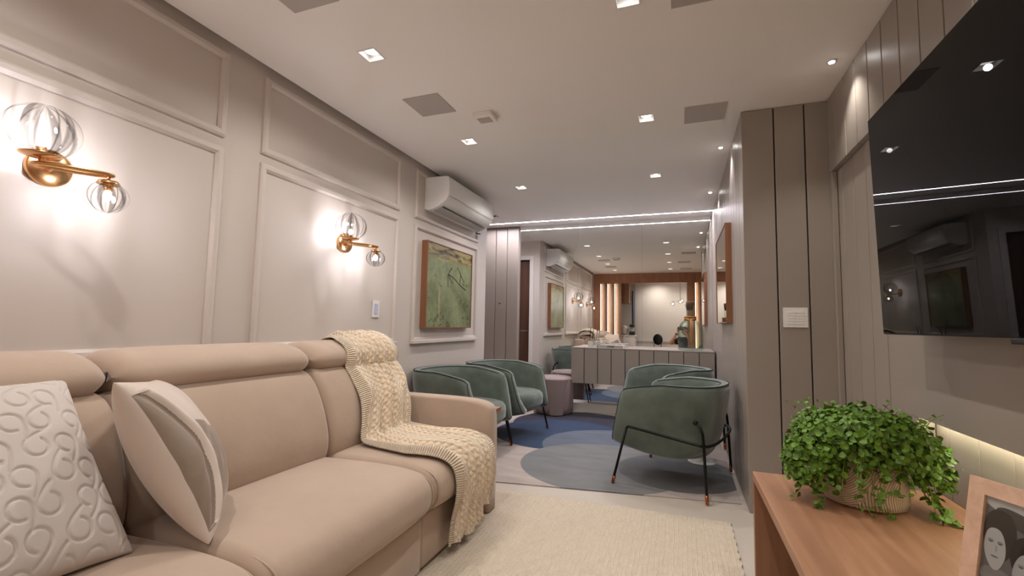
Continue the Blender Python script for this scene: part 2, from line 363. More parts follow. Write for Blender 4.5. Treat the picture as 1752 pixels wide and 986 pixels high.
def loft(bm, prof, y0, y1, r=.05, bulge=.0, n=22, axis='y', scallop=0):
    """soft cushion: closed (x,z) profile swept along y, rounded at both ends"""
    P = [Vector((p[0], 0, p[1])) for p in prof]
    P = smooth_path(P, 3, True); K = len(P)
    area = sum(P[i].x*P[(i+1) % K].z-P[(i+1) % K].x*P[i].z for i in range(K))
    nr = []
    for i in range(K):
        t = P[(i+1) % K]-P[i-1]; v = Vector((t.z, 0, -t.x)).normalized(); nr.append(v if area > 0 else -v)
    ys = []
    for k in range(9): a = PI/2*k/8; ys.append((r*(1-math.cos(a)), r*(1-math.sin(a))))
    L_ = y1-y0; secs = [(y0+d, ins) for d, ins in ys]
    for k in range(1, n): secs.append((y0+r+(L_-2*r)*k/n, 0))
    secs += [(y1-d, ins) for d, ins in ys[::-1]]
    rings = []
    for y, ins in secs:
        t = (y-y0)/L_; b = bulge*(1-(2*t-1)**4)
        rings.append([bm.verts.new((P[i].x+nr[i].x*(b-ins), y, P[i].z+nr[i].z*(b-ins))) for i in range(K)])
    for a, b in zip(rings, rings[1:]):
        for i in range(K): bm.faces.new((a[i], a[(i+1) % K], b[(i+1) % K], b[i]))
    bm.faces.new(rings[0][::-1]); bm.faces.new(rings[-1])
    bmesh.ops.recalc_face_normals(bm, faces=bm.faces)

# ------------------------------------------------------------------ the room shell
YB = -3.2           # far wall of the kitchen side
XH = -3.3           # hall beyond the left wall end
S = 'structure'
bx('floor', -3.4, 2.3, YB-.1, 6.4, -.08, 0, M['floor'], kind=S)
# ceiling with square holes for the downlights and the slot by the left wall
DL = [(x, y) for y in (4.38, 3.13, 1.92, .72) for x in (-1.53, -.2)]
def ceiling():
    h = .05
    xs = sorted({-3.4, 2.3}); holes = [(x-h, x+h, y-h, y+h) for x, y in DL]
    strip = (-2.66, XA, 5.905, 5.925); holes.append(strip)
    slot = (XL-.02, XC, -.08, YE); holes.append(slot)
    xs = sorted({-3.4, 2.3, *[v for q in holes for v in q[:2]]}); ys = sorted({YB-.1, 6.4, *[v for q in holes for v in q[2:]]})
    bm = bmesh.new(); vc = {}
    def V(x, y):
        if (x, y) not in vc: vc[(x, y)] = bm.verts.new((x, y, ZC))
        return vc[(x, y)]
    for a, b in zip(xs, xs[1:]):
        for c, d in zip(ys, ys[1:]):
            mx, my = (a+b)/2, (c+d)/2
            if any(q[0] < mx < q[1] and q[2] < my < q[3] for q in holes): continue
            bm.faces.new((V(a, c), V(a, d), V(b, d), V(b, c)))
    # side walls of the holes
    for q in holes:
        for (p1, p2) in (((q[0], q[2]), (q[1], q[2])), ((q[1], q[2]), (q[1], q[3])), ((q[1], q[3]), (q[0], q[3])), ((q[0], q[3]), (q[0], q[2]))):
            f = bm.faces.new([bm.verts.new((*p1, ZC)), bm.verts.new((*p2, ZC)), bm.verts.new((*p2, ZC+.07)), bm.verts.new((*p1, ZC+.07))])
    box(bm, -3.4, 2.3, YB-.1, 6.4, ZC+.07, ZC+.12)
    return from_bm('ceiling', bm, M['ceil'], kind=S)
ceiling()

# left panelled wall and its frame mouldings
def wall_left():
    bm = bmesh.new(); box(bm, XL-.15, XL, YP, YE, 0, ZC+.07)
    return from_bm('wall_left', bm, M['wall'], kind=S)
wall_left()
def moulding(idx, y0, y1, z0, z1, w=.042, d=.02, sill=False):
    bm = bmesh.new()
    # mitred profile: stepped rectangle swept around the frame
    prof = [(0, 0), (0, d*.6), (w*.25, d), (w*.7, d), (w, d*.35), (w, 0)]        # (inset, depth)
    loops = []
    for ins, dep in prof:
        loops.append([bm.verts.new((XL+dep, y, z)) for y, z in ((y0+ins, z0+ins), (y1-ins, z0+ins), (y1-ins, z1-ins), (y0+ins, z1-ins))])
    for a, b in zip(loops, loops[1:]):
        for i in range(4): bm.faces.new((a[i], a[(i+1) % 4], b[(i+1) % 4], b[i]))
    if sill: box(bm, XL, XL+.038, y0-.004, y1+.004, z0-.012, z0+.016, .003)
    bmesh.ops.recalc_face_normals(bm, faces=bm.faces)
    return from_bm('trim_%d' % idx, bm, M['wall'], kind=S)
k = 1
for (a, b) in ((.28, 1.63), (1.85, 3.20), (3.44, 4.78)):
    moulding(k, a, b, .95, 2.00, sill=True); k += 1
    moulding(k, a, b, 2.055, 2.50); k += 1
# wall end facing the mirror, with the framed door to the left
bx('wall_hall', XH, XL-.15, YE-.12, YE, 2.25, ZC, M['wall'], kind=S)
bx('wall_hall_post', -2.32, XL-.149, YE-.12, YE, 0, 2.25, M['wall'], kind=S)
bx('wall_hall_end', XH-.1, XH, 3.0, 6.3, 0, ZC, M['wall'], kind=S)
bx('wall_hall_room', XH, -3.2, YE-.12, YE, 0, 2.25, M['wall'], kind=S)
bm = bmesh.new(); box(bm, -2.37, -2.30, YE, YE+.02, 0, 2.29, .003); box(bm, -3.22, -3.15, YE, YE+.02, 0, 2.29, .003); box(bm, -3.15, -2.37, YE, YE+.02, 2.22, 2.29, .003)
from_bm('trim_20', bm, M['whitematte'], kind=S)
d = bx('door_2', -3.18, -2.33, YE-.10, YE-.055, .005, 2.22, M['darkwood'], kind=S)
tb('door_handle', [(-2.42, YE-.05, 1.02), (-2.42, YE-.01, 1.02), (-2.53, YE-.01, 1.02)], .009, M['knob'], d)

# far wall, closet and its grooved grey doors
bx('wall_back', -3.4, 2.3, YM+.012, 6.4, 0, ZC, M['wall'], kind=S)
GR = .008
def panelled(name, edges, lo, hi, z0, z1, plane, ax, sgn, th=.03, m=None, mg=None):
    """row of flat boards with dark grooves between them; the boards stand on 'plane' and face sgn along axis ax"""
    bm = bmesh.new()
    for a, b in zip(edges, edges[1:]):
        a2, b2 = (a if a == edges[0] else a+GR/2), (b if b == edges[-1] else b-GR/2)
        p0, p1 = (plane-sgn*th, plane)
        if ax == 'y': box(bm, a2, b2, min(p0, p1), max(p0, p1), z0, z1, .002, 1, 0)
        else: box(bm, min(p0, p1), max(p0, p1), a2, b2, z0, z1, .002, 1, 0)
    q0, q1 = plane-sgn*th, plane-sgn*(th-.012)
    q0, q1 = min(q0, q1), max(q0, q1)
    e0, e1 = min(edges)+.008, max(edges)-.008
    if ax == 'y': box(bm, e0, e1, q0, q1, z0, z1, 0, 1, 1)
    else: box(bm, q0, q1, e0, e1, z0, z1, 0, 1, 1)
    bmesh.ops.recalc_face_normals(bm, faces=bm.faces)
    return from_bm(name, bm, [m or M['grey'], mg or M['groove']], kind=S)
bx('wall_closet', -3.3, -2.168, 6.156, YM+.011, 0, ZC, M['grey'], kind=S)
door = panelled('door_1', [-3.2, -3.03, -2.86, -2.69, -2.512, -2.338, -2.168], 0, 0, 0.01, 2.515, 6.13, 'y', -1, th=.025)
door.location = (0, 0, 0)
bm = bmesh.new(); lathe(bm, [(.010, 0), (.010, .02), (.018, .024), (.018, .036), (.013, .04)], 20)
kn = from_bm('door_knob', bm, M['knob'], door, True); kn.rotation_euler = (R(90), 0, 0); kn.location = (-2.42, 6.105, 1.426)

# the grey panelled column, alcove side wall, right wall, TV wall
bx('wall_column', XA+.03, 2.3, YF+.03, YM+.011, 0, ZC, M['grey'], kind=S)
panelled('wall_column_front', [XA, .575, .744, .98], 0, 0, 0, ZC-.003, YF, 'y', -1)
ed = [YF+.03+.17*i for i in range(18)]; ed = [e for e in ed if e < YM-.05]+[YM-.002]
panelled('wall_alcove', [YF+.0305]+ed[1:], 0, 0, 0, ZC-.003, XA, 'x', -1)
bx('wall_right', .93, 1.05, YB, YF+.1, 0, ZC, M['grey'], kind=S)
ys = [3.24, 3.08, 2.915, 2.75, 2.585, 2.42, 2.25, 2.085, 1.918, 1.75, 1.58, 1.41, 1.24, 1.07, .9, .73, .56, .39, .22, .05, -.08]
panelled('wall_right_upper', sorted(ys+[YF]) [1:-1] + [YF] if False else sorted([v for v in ys if v < YF]+[YF-.001]), 0, 0, 2.082, ZC-.003, XR, 'x', -1, th=.06)
panelled('wall_right_lower', sorted([YF-.001, 3.10, 2.93, 2.756, 2.584, 2.40]), 0, 0, 0, 2.08, .90, 'x', -1, th=.028)
bx('trim_21', XR+.004, .897, YF-.035, YF-.003, 0, 2.08, M['grey'], kind=S, bev=.002)
# TV backing panel with the lit niche below
def tv_panel():
    bm = bmesh.new()
    box(bm, XR, .884, YP, 2.40, .79, 2.081); box(bm, .884, .925, YP, 2.40, .85, 2.081); box(bm, XR, .925, 2.262, 2.40, 0, .789); box(bm, XR, .925, YP, .42, 0, .789)
    return from_bm('wall_television', bm, M['grey'], kind=S)
tv_panel()
panelled('wall_niche', sorted([2.262, 2.17, 1.99, 1.82, 1.65, 1.48, 1.31, 1.14, .97, .80, .63, .42]), 0, 0, 0, .82, .928, 'x', -1, th=.02)
ns = bx('niche_led_strip',   .890, .908, .44, 2.24, .802, .810, M['niche'])
tag(ns, 'warm white light strip hidden above the niche behind the oak desk', 'led strip')

# skirting below the mirror
bx('baseboard_back', -2.168, XA, 6.05, YM, 0, .11, M['whitematte'], kind=S)

# ---- kitchen side behind the photographer (seen in the mirror)
bx('wall_kitchen_back', -3.4, 2.3, YB-.1, YB, 0, ZC, M['wall'], kind=S)
bx('wall_kitchen_left', -2.9, -2.8, YB, YP-.2, 0, ZC, M['wall'], kind=S)
bx('wall_kitchen_return', -2.9, -2.2, -.28, -.18, 0, ZC, M['wall'], kind=S)
def portal():
    bm = bmesh.new()
    box(bm, XL, .93, -.25, YP, 2.285, ZC)
    box(bm, XL, -2.02, -.25, YP, 0, 2.285); box(bm, -1.50, -1.475, -.25, YP, 0, 2.285)
    box(bm, .19, .375, -.25, YP, 0, 2.285)
    for a in (-1.87, -1.68): box(bm, a, a+.04, -.25, YP, 0, 2.285)
    box(bm, .53, .56, -.25, YP, 0, 2.285); box(bm, .72, .75, -.25, YP, 0, 2.285); box(bm, .90, .93, -.25, YP, 0, 2.285)
    box(bm, XL, -1.49, -.27, -.25, 0, 2.285); box(bm, .19, .93, -.27, -.25, 0, 2.285)
    return from_bm('trim_22', bm, M['portal'], kind=S)
portal()
pale = mat('pale_slat_board', srgb(236, 206, 184), .6)
led_i = 0
for a, b in ((-2.02, -1.87), (-1.83, -1.68), (-1.64, -1.50), (.375, .53), (.56, .72), (.75, .90)):
    bm = bmesh.new()
    pts = [(a, -.245), (a+.02, -.20)]+[((a+b)/2-(b-a)*.36*math.cos(t), -.20+.05*math.sin(t)) for t in [PI*i/10 for i in range(11)]]+[(b-.004, -.20), (b, -.245)]
    lo = [bm.verts.new((x, y, .02)) for x, y in pts]; hi = [bm.verts.new((x, y, 2.28)) for x, y in pts]
    for i in range(len(pts)-1): bm.faces.new((lo[i], lo[i+1], hi[i+1], hi[i]))
    bmesh.ops.recalc_face_normals(bm, faces=bm.faces)
    led_i += 1
    o = from_bm('trim_%d' % (30+led_i), bm, pale, kind=S, smooth=True)
    s = bx('light_strip', a+.002, a+.012, -.15, -.13, .05, 2.27, M['slatled'])
    tag(s, 'warm vertical light strip in the wooden portal, seen in the wall mirror', 'led strip', 'light strips of the wooden portal')

# ------------------------------------------------------------------ ceiling lights and fittings
dl_proto = thing('downlight', 'square recessed downlight', 'ceiling light', (0, 0, ZC), group='square downlights')
bm = bmesh.new()
for q in ((-.055, .055, -.055, -.047), (-.055, .055, .047, .055), (-.055, -.047, -.047, .047), (.047, .055, -.047, .047)): box(bm, q[0], q[1], q[2], q[3], -.003, .002)
from_bm('trim_ring', bm, M['white'], dl_proto)
bm = bmesh.new(); lathe(bm, [(.044, .040), (.040, .028), (.034, .026), (.034, .060)], 24)
from_bm('reflector', bm, M['recess'], dl_proto, True)
bm = bmesh.new(); lathe(bm, [(.036, .022), (.036, .026)], 24)
from_bm('lamp', bm, M['lamp'], dl_proto)
dn_lab = ['square downlight nearest the wall mirror on the left side', 'square downlight nearest the wall mirror on the right side',
          'square downlight between the air conditioner and the smoke detector', 'square downlight beside the right-hand ceiling grille',
          'large-looking square downlight at left above the sofa', 'square downlight cut by the top edge of the picture',
          'square downlight over the near end of the sofa, only seen in the mirror', 'square downlight above the photographer, only seen in the mirror']
def spot_light(name, loc, energy, ang, blend, color, rad=.03):
    l = bpy.data.lights.new(name, 'SPOT'); l.energy = energy; l.spot_size = R(ang); l.spot_blend = blend; l.color = color; l.shadow_soft_size = rad
    o = bpy.data.objects.new(name, l); col.objects.link(o); o.location = loc; return o
for i, (x, y) in enumerate(DL):
    o = dl_proto if i == 0 else copy_thing(dl_proto)
    o.location = (x, y, ZC); o['label'] = dn_lab[i]
    spot_light('downlight_glow', (x, y, ZC-.012), DOWN_W, 150, 1.0, WARM if y < 4 else NEUT, .018)
sp = thing('round_spotlight', 'tiny round spotlight', 'ceiling light', (0, 0, ZC), group='tiny round spotlights along the grey walls')
bm = bmesh.new(); lathe(bm, [(.024, -.004), (.024, .0)], 24); from_bm('bezel', bm, M['white'], sp, True)
bm = bmesh.new(); lathe(bm, [(.014, -.007), (.014, -.003)], 20); from_bm('lamp', bm, M['spotlamp'], sp)
sp_lab = ['tiny round ceiling spotlight above the television wall', 'tiny round ceiling spotlight nearest the corner of the grey column',
          'tiny round ceiling spotlight beside the white light line', 'tiny round ceiling spotlight above the television, outside the frame']
for i, (x, y) in enumerate(((.768, 2.742), (.315, 3.827), (.312, 5.098), (.768, 1.45))):
    o = sp if i == 0 else copy_thing(sp); o.location = (x, y, ZC); o['label'] = sp_lab[i]
    spot_light('spotlight_glow', (x, y, ZC-.015), SPOT_W*(1.0 if i not in (3,) else 1.6), 95, .8, WARM if x > .5 else (.96, .93, 1), .012)
# grilles
gr = bx('ceiling_grille', -.127, .127, -.127, .127, -.004, .001, M['vent'], bev=.001)
tag(gr, 'g', 'ceiling grille', 'square grey ceiling grilles')
gl = [((-1.52, 2.51, ZC), 'square grey ceiling grille between the two sconces, beside the smoke detector'), ((.17, 3.17, ZC), 'square grey ceiling grille in front of the grey column'),
      ((.105, 1.92, ZC), 'square grey ceiling grille cut by the top edge of the picture'), ((-1.53, 1.40, ZC), 'square grey ceiling grille over the near end of the sofa, seen in the mirror'),
      ((.15, .70, ZC), 'square grey ceiling grille above the photographer, seen in the mirror')]
for i, (l, lab) in enumerate(gl):
    o = gr if i == 0 else gr.copy()
    if i: col.objects.link(o)
    o.location = l; o['label'] = lab
sd = thing('smoke_detector', 'small white box detector on the ceiling between grille and downlight', 'detector', (-1.23, 2.75, ZC))
bx('housing', -.07, .07, -.06, .06, -.035, 0, M['ceil'], sd, .006); bx('sensor_face', -.045, .045, -.035, .035, -.041, -.034, M['vent'], sd, .003)
s2 = thing('ceiling_sensor', 'tiny dark-eyed sensor on the ceiling beside the air conditioner', 'detector', (-2.26, 5.47, ZC))
bx('housing', -.035, .035, -.035, .035, -.018, 0, M['white'], s2, .005); bx('lens', -.02, .02, -.036, -.02, -.016, -.004, M['blackp'], s2)
# linear light in the ceiling
ls = thing('linear_ceiling_light', 'thin white light line across the ceiling before the mirror', 'ceiling light', (0, 5.915, ZC))
bx('diffuser', -2.66, XA-.001, -.0055, .0055, .0, .004, M['strip'], ls)
bm = bmesh.new(); box(bm, -2.66, XA-.001, -.013, -.006, -.002, .002); box(bm, -2.66, XA-.001, .006, .013, -.002, .002); from_bm('profile', bm, M['white'], ls)

# ------------------------------------------------------------------ wall mirror in three sheets
wm = thing('wall_mirror', 'floor-to-ceiling frameless wall mirror behind the grey console', 'mirror', (0, YM, 0))
for a, b in ((-2.166, -1.313), (-1.3115, -.461), (-.4595, XA-.001)): bx('mirror_panel', a, b, .0, .010, .11, ZC-.001, M['mirror'], wm)

# ------------------------------------------------------------------ air conditioner
def air_conditioner():
    t = thing('air_conditioner', 'white split air conditioner on the panelled wall above the green painting', 'air conditioner', (XL, 4.13, 2.16))
    prof = [(.002, .005), (.06, -.008), (.16, .03), (.222, .078), (.25, .13), (.255, .20), (.252, .27), (.24, .30), (.20, .305), (.002, .305)]
    bm = bmesh.new(); W = .53
    P = smooth_path([Vector((x, 0, z)) for x, z in prof], 2)
    r = []
    for y, s in ((-W, .97), (-W+.006, .99), (-W+.02, 1), (W-.02, 1), (W-.006, .99), (W, .97)):
        r.append([bm.verts.new((.125+(p.x-.125)*s if p.x > .01 else p.x, y, .15+(p.z-.15)*s)) for p in P])
    K = len(P)
    for a, b in zip(r, r[1:]):
        for i in range(K): bm.faces.new((a[i], a[(i+1) % K], b[(i+1) % K], b[i]))
    bm.faces.new(r[0][::-1]); bm.faces.new(r[-1]); bmesh.ops.recalc_face_normals(bm, faces=bm.faces)
    b = from_bm('body', bm, M['white'], t)
    for p in b.data.polygons: p.use_smooth = len(p.vertices) == 4
    # outlet flap and dark outlet line
    bm = bmesh.new(); v = [bm.verts.new(q) for q in ((.075, -W+.04, -.009), (.155, -W+.04, .022), (.155, W-.05, .022), (.075, W-.05, -.009))]
    bm.faces.new(v); bmesh.ops.solidify(bm, geom=bm.faces[:], thickness=.006); fl = from_bm('outlet_flap', bm, M['white'], t)
    tb('outlet_gap', [(.165, -W+.05, .0275), (.165, W-.06, .0275)], .0045, M['blackp'], t)
    bx('front_seam', .249, .2545, -W+.01, W-.01, .118, .120, M['vent'], t)
    tb('drain_hose', [(.05, W-.03, .02), (.05, W-.02, -.02), (.10, W-.02, -.028)], .007, M['blackp'], t)
air_conditioner()

# ------------------------------------------------------------------ painting and framed mirror
def framed(name, lab, cat, loc, w, h, depth, mframe, mface, sgn, face_name, t=.012):
    th = thing(name, lab, cat, loc)
    bm = bmesh.new(); D = depth*sgn
    for q in ((-w/2, w/2, -h/2, -h/2+t), (-w/2, w/2, h/2-t, h/2), (-w/2, -w/2+t, -h/2+t, h/2-t), (w/2-t, w/2, -h/2+t, h/2-t)):
        box(bm, min(0, D), max(0, D), q[0], q[1], q[2], q[3])
    box(bm, min(0, D*.1), max(0, D*.1), -w/2+t, w/2-t, -h/2+t, h/2-t)
    from_bm('frame', bm, mframe, th)
    f = D*.9
    bx(face_name, min(f, f-.004*sgn), max(f, f-.004*sgn), -w/2+t, w/2-t, -h/2+t, h/2-t, mface, th)
    return th
pic = framed('painting', 'abstract mottled green painting in a deep reddish-brown wood frame', 'painting', (XL, 4.06, 1.475), .95, .80, .062, M['frame'], M['abstract'], 1, 'canvas', .010)
# angular brush drawing on the painting
bm = bmesh.new()
for pts in ([(.0, .06, .20), (.0, -.02, .13), (.0, .07, .05)], [(.0, -.02, .13), (.0, .12, .10), (.0, .24, .04), (.0, .40, .0)], [(.0, -.02, .13), (.0, -.015, .0)], [(.0, .18, .22), (.0, .26, .15), (.0, .34, .08)], [(.0, .26, .15), (.0, .25, .10), (.0, .24, .04)]):
    P = smooth_path(pts, 2)
    for a, b in zip(P, P[1:]):
        n = (b-a).cross(Vector((1, 0, 0))).normalized()*.006
        bm.faces.new([bm.verts.new(q) for q in (a-n, b-n, b+n, a+n)])
o = from_bm('brush_strokes', bm, mat('black_paint', srgb(46, 42, 28), .3), pic); o.location = (.0562, -.05, 0)
framed('framed_mirror', 'square mirror in a deep orange-brown frame on the grey alcove wall', 'mirror', (XA, 4.46, 1.565), 1.0, .80, .045, M['frame'], M['mirror'], -1, 'mirror_glass', .010)

# ------------------------------------------------------------------ switches
sw = thing('light_switch', 'slim white light switch with blue-lit keys beside the far sconce', 'light switch', (XL, 2.94, 1.22))
bx('plate', 0, .008, -.042, .042, -.065, .065, M['white'], sw, .002)
for z in (.028, 0, -.028): bx('key', .007, .011, -.020, .020, z-.012, z+.012, mat('bluish_key', srgb(196, 196, 226), .3), sw, .001)
sw2 = thing('switch_panel', 'square white double switch plate on the grey column', 'light switch', (.664, YF, 1.195))
bx('plate', -.066, .066, -.008, 0, -.060, .060, M['white'], sw2, .002)
for x in (-.024, .024):
    for z in (.0165, 0, -.0165, .033, -.033): bx('key', x-.022, x+.022, -.011, -.007, z-.0072, z+.0072, M['white'], sw2, .0008)

# ------------------------------------------------------------------ sconces
def sconce(loc, lab, rzs=0):
    t = thing('wall_sconce', lab, 'wall lamp', loc, group='brass and glass sconces on the panelled wall')
    bm = bmesh.new(); lathe(bm, [(.066, 0), (.068, .006), (.068, .022), (.064, .027), (.02, .029)], 40)
    o = from_bm('backplate', bm, M['brass'], t, True); o.rotation_euler = (0, R(90), 0)
    # oval hoop arm, leaning out from the wall and running along it
    c0 = Vector((.165, .004, -.020)); dr = Vector((.50, .866, 0)).normalized(); sd_ = Vector((.866, -.50, 0)).normalized()
    pts = [c0+dr*(.105*math.cos(a))+sd_*(.030*math.sin(a)) for a in [2*PI*i/48 for i in range(48)]]
    bm = bmesh.new(); tube(bm, pts, .0075, 8, closed=True); o = from_bm('hoop_arm', bm, M['brass'], t, True)
    bm = bmesh.new(); tube(bm, [(.02, 0, -.01), (.07, -.02, -.016), (.115, -.045, -.02)], .009, 10); from_bm('stem', bm, M['brass'], t, True)
    pA = c0-dr*.088; pB = c0+dr*.094
    for nm, p, up, rg in (('upper', pA, 1, .100), ('lower', pB, -1, .062)):
        s = up
        bm = bmesh.new(); lathe(bm, [(.005, 0), (.005, s*.022)], 10)
        lathe(bm, [(.006, s*.020), (.030, s*.022), (.050*rg/.09, s*.030), (.052*rg/.09, s*.034), (.03, s*.030)], 32)
        lathe(bm, [(.015, s*.028), (.015, s*.060)], 20)
        bmesh.ops.recalc_face_normals(bm, faces=bm.faces)
        h = from_bm('lamp_holder', bm, M['brass'], t, True); h.location = p
        bm = bmesh.new(); bmesh.ops.create_uvsphere(bm, u_segments=20, v_segments=12, radius=.0125, matrix=Matrix.Translation((0, 0, s*.078)) @ Matrix.Diagonal((1, 1, 1.4, 1)))
        bl = from_bm('bulb', bm, M['bulb'], h, True)
        bm = bmesh.new(); prof = []
        for i in range(33):
            a = R(24)+(PI-R(24)-.001)*i/32      # from collar to pole
            prof.append((rg*math.sin(a)*1.06, s*(.030+rg*.93*math.cos(R(24))-rg*.93*math.cos(a))))
        lathe(bm, prof, 144, mod=lambda a, z: 1-.035*(1-abs(math.cos(4.5*a)))**1.5, cap0=False, cap1=False)
        from_bm('glass_globe', bm, M['globe'], h, True)
    return t
sconce((XL, .955, 1.665), 'brass sconce with two ribbed glass globes, nearer one on panelled wall')
sconce((XL, 2.55, 1.665), 'brass sconce with two ribbed glass globes beside the white switch, farther one')

# ------------------------------------------------------------------ sofa
SX = [(.10, .975), (.98, 1.842), (1.847, 2.552)]
sofa = thing('sofa', 'long beige suede reclining sofa along the panelled wall', 'sofa', (0, 0, 0))
seat_prof = [(-1.76, .27), (-1.80, .46), (-1.55, .470), (-1.25, .478), (-1.08, .465), (-1.022, .41), (-1.02, .33), (-1.06, .278), (-1.2, .262), (-1.5, .26)]
back_prof = [(-1.66, .42), (-1.605, .46), (-1.595, .56), (-1.635, .70), (-1.70, .82), (-1.76, .872), (-1.86, .875), (-1.96, .80), (-1.99, .60), (-1.97, .42), (-1.80, .40)]
head_prof = [(-1.765, .868), (-1.725, .905), (-1.735, .95), (-1.80, .988), (-1.90, 1.004), (-2.0, .99), (-2.06, .94), (-2.06, .87), (-1.98, .83), (-1.86, .835)]
for i, (a, b) in enumerate(SX):
    bm = bmesh.new(); loft(bm, seat_prof, a, b, .045, .012); seat = from_bm('seat_cushion', bm, M['sofa'], sofa, True)
    # welt seam line running over the front of each seat
    for yy in (a+.024, b-.024):
        bm = bmesh.new(); tube(bm, smooth_path([(-1.5, yy, .462), (-1.2, yy, .470), (-1.06, yy, .452), (-1.015, yy, .40), (-1.018, yy, .33), (-1.06, yy, .285)], 2), .0035, 6)
        from_bm('seam', bm, M['sofa'], seat, True)
    bm = bmesh.new(); loft(bm, back_prof, a, b, .04, .016); from_bm('back_cushion', bm, M['sofa'], sofa, True)
    bm = bmesh.new(); loft(bm, head_prof, a+.003, b-.003, .070, .012); from_bm('headrest', bm, M['sofa'], sofa, True)
    bx('front_panel', -1.30, -1.078 if i < 2 else -1.085, a+.004, b-.004, .03, .262, M['sofa'], sofa, .012, 3, smooth=True)
bx('back_frame', -2.13, -1.93, .02, 2.64, .05, .84, M['sofa'], sofa, .03, 3, smooth=True)
bx('base', -2.0, -1.12, .04, 2.62, .014, .27, M['sofa'], sofa, .01)
def arm(y0, y1):
    bm = bmesh.new()
    prof = [(-2.10, .02), (-2.10, .64), (-1.95, .662), (-1.5, .665), (-1.20, .662), (-1.08, .64), (-1.055, .58), (-1.055, .20), (-1.06, .02)]
    P = [Vector((x, 0, z)) for x, z in prof]
    P = P[:2]+smooth_path(P[1:8], 2)+P[7:]
    K = len(P); cx, cz = -1.55, .33; rings = []
    for y, ins in ((y0, .016), (y0+.005, .006), (y0+.018, 0), (y1-.018, 0), (y1-.005, .006), (y1, .016)):
        rings.append([bm.verts.new((p.x-ins*(1 if p.x > cx else -1), y, p.z-(ins if p.z > .3 else 0))) for p in P])
    for a, b in zip(rings, rings[1:]):
        for i in range(K): bm.faces.new((a[i], a[(i+1) % K], b[(i+1) % K], b[i]))
    bm.faces.new(rings[0][::-1]); bm.faces.new(rings[-1]); bmesh.ops.recalc_face_normals(bm, faces=bm.faces)
    return from_bm('armrest', bm, M['sofa'], sofa, True)
arm(2.556, 2.668); arm(-.02, .096)

# ------------------------------------------------------------------ knitted throw
def throw():
    path = [(-2.07, .90), (-2.06, .965), (-1.99, 1.018), (-1.88, 1.030), (-1.77, 1.008), (-1.715, .955), (-1.712, .905), (-1.72, .87), (-1.68, .83), (-1.61, .70), (-1.575, .60), (-1.565, .53), (-1.545, .497),
            (-1.45, .492), (-1.3, .500), (-1.15, .502), (-1.06, .488), (-1.005, .445), (-.996, .37), (-1.005, .29), (-1.03, .20), (-1.04, .12), (-1.042, .06)]
    P = smooth_path([Vector((x, 0, z)) for x, z in path], 2)
    cum = [0]
    for a, b in zip(P, P[1:]): cum.append(cum[-1]+(b-a).length)
    T = cum[-1]
    NU, NV = 260, 120
    us = np.linspace(0, T, NU)
    X = np.interp(us, cum, [p.x for p in P]); Z = np.interp(us, cum, [p.z for p in P])
    dx = np.gradient(X); dz = np.gradient(Z); ln = np.hypot(dx, dz); nx, nz = dz/ln*-1, dx/ln     # outward normal
    if nz[20] < 0: nx, nz = -nx, -nz
    nodes = [0, .16, .30, .50, .62, .66, .80, .90, 1.35, 1.55, T]
    u_n = np.array([0, .10, .20, .33, .50, .66, .72, .95, 1.25, 1.45, T])
    yl = np.interp(us, u_n, [2.20, 2.17, 2.15, 2.08, 2.07, 2.06, 2.05, 1.98, 1.93, 1.97, 2.03])
    yr = np.interp(us, u_n, [2.50, 2.53, 2.54, 2.545, 2.54, 2.53, 2.50, 2.45, 2.40, 2.46, 2.50])
    v = np.linspace(0, 1, NV)[None, :]; u = us[:, None]
    Y = yl[:, None]*(1-v)+yr[:, None]*v
    Y = Y+.010*np.sin(9*u+2.0*v)*np.ones_like(Y)
    hem = np.where(v > .62, .055, .0)+.018*np.sin(v*9)
    env = np.clip((u-.05)/.2, 0, 1)
    ph = 2*PI*(4.2*v+.55*np.sin(3.1*u+.4)+.35*u)
    fold = .015*(1+np.sin(ph))*(.35+.65*np.sin(PI*np.clip(v, 0.02, .98))**.6)+.005*(1+np.sin(2*PI*(9.5*v-1.1*u)+1.3))
    fold = fold*(.6+.7*env)
    mid = np.exp(-((u-.70)/.10)**2)                 # bunched where back meets seat
    fold = fold+mid*.018*(1+np.sin(2*PI*(3*v)+9*u))
    fold[:, :5] *= np.linspace(.2, 1, 5)[None]; fold[:, -5:] *= np.linspace(1, .3, 5)[None]
    XX = X[:, None]+nx[:, None]*fold; ZZ = Z[:, None]+nz[:, None]*fold
    # shorten right-hand tail
    lim = .055+hem
    low = ZZ < lim
    tail = u > 1.5
    ZZ = np.where(tail & low, lim, ZZ)
    verts = np.stack([XX, Y, ZZ], -1).reshape(-1, 3)
    idx = np.arange(NU*NV).reshape(NU, NV)
    F = np.stack([idx[:-1, :-1], idx[:-1, 1:], idx[1:, 1:], idx[1:, :-1]], -1).reshape(-1, 4)
    # drop collapsed faces at the tail
    zz = ZZ.reshape(-1); keep = ~((np.ptp(zz[F], axis=1) < 1e-5) & (verts[F][:, :, 2].max(1) < .16) & (us[F[:, 0]//NV] > 1.5))
    F = F[keep]
    me = bpy.data.meshes.new('throw'); me.from_pydata(verts.tolist(), [], F.tolist()); me.update()
    uvl = me.uv_layers.new(name='UVMap'); W = .52
    li = np.array([l.vertex_index for l in me.loops]); uu = (li % NV)/(NV-1)*W; vv = us[li//NV]
    uvl.data.foreach_set('uv', np.stack([uu, vv], -1).astype(np.float32).ravel())
    o = link('throw_blanket', me, M['knit'], None, True)
    s = o.modifiers.new('thickness', 'SOLIDIFY'); s.thickness = .006; s.offset = 1
    tag(o, 'cream cable-knit throw draped over the far seat of the sofa', 'blanket')
throw()

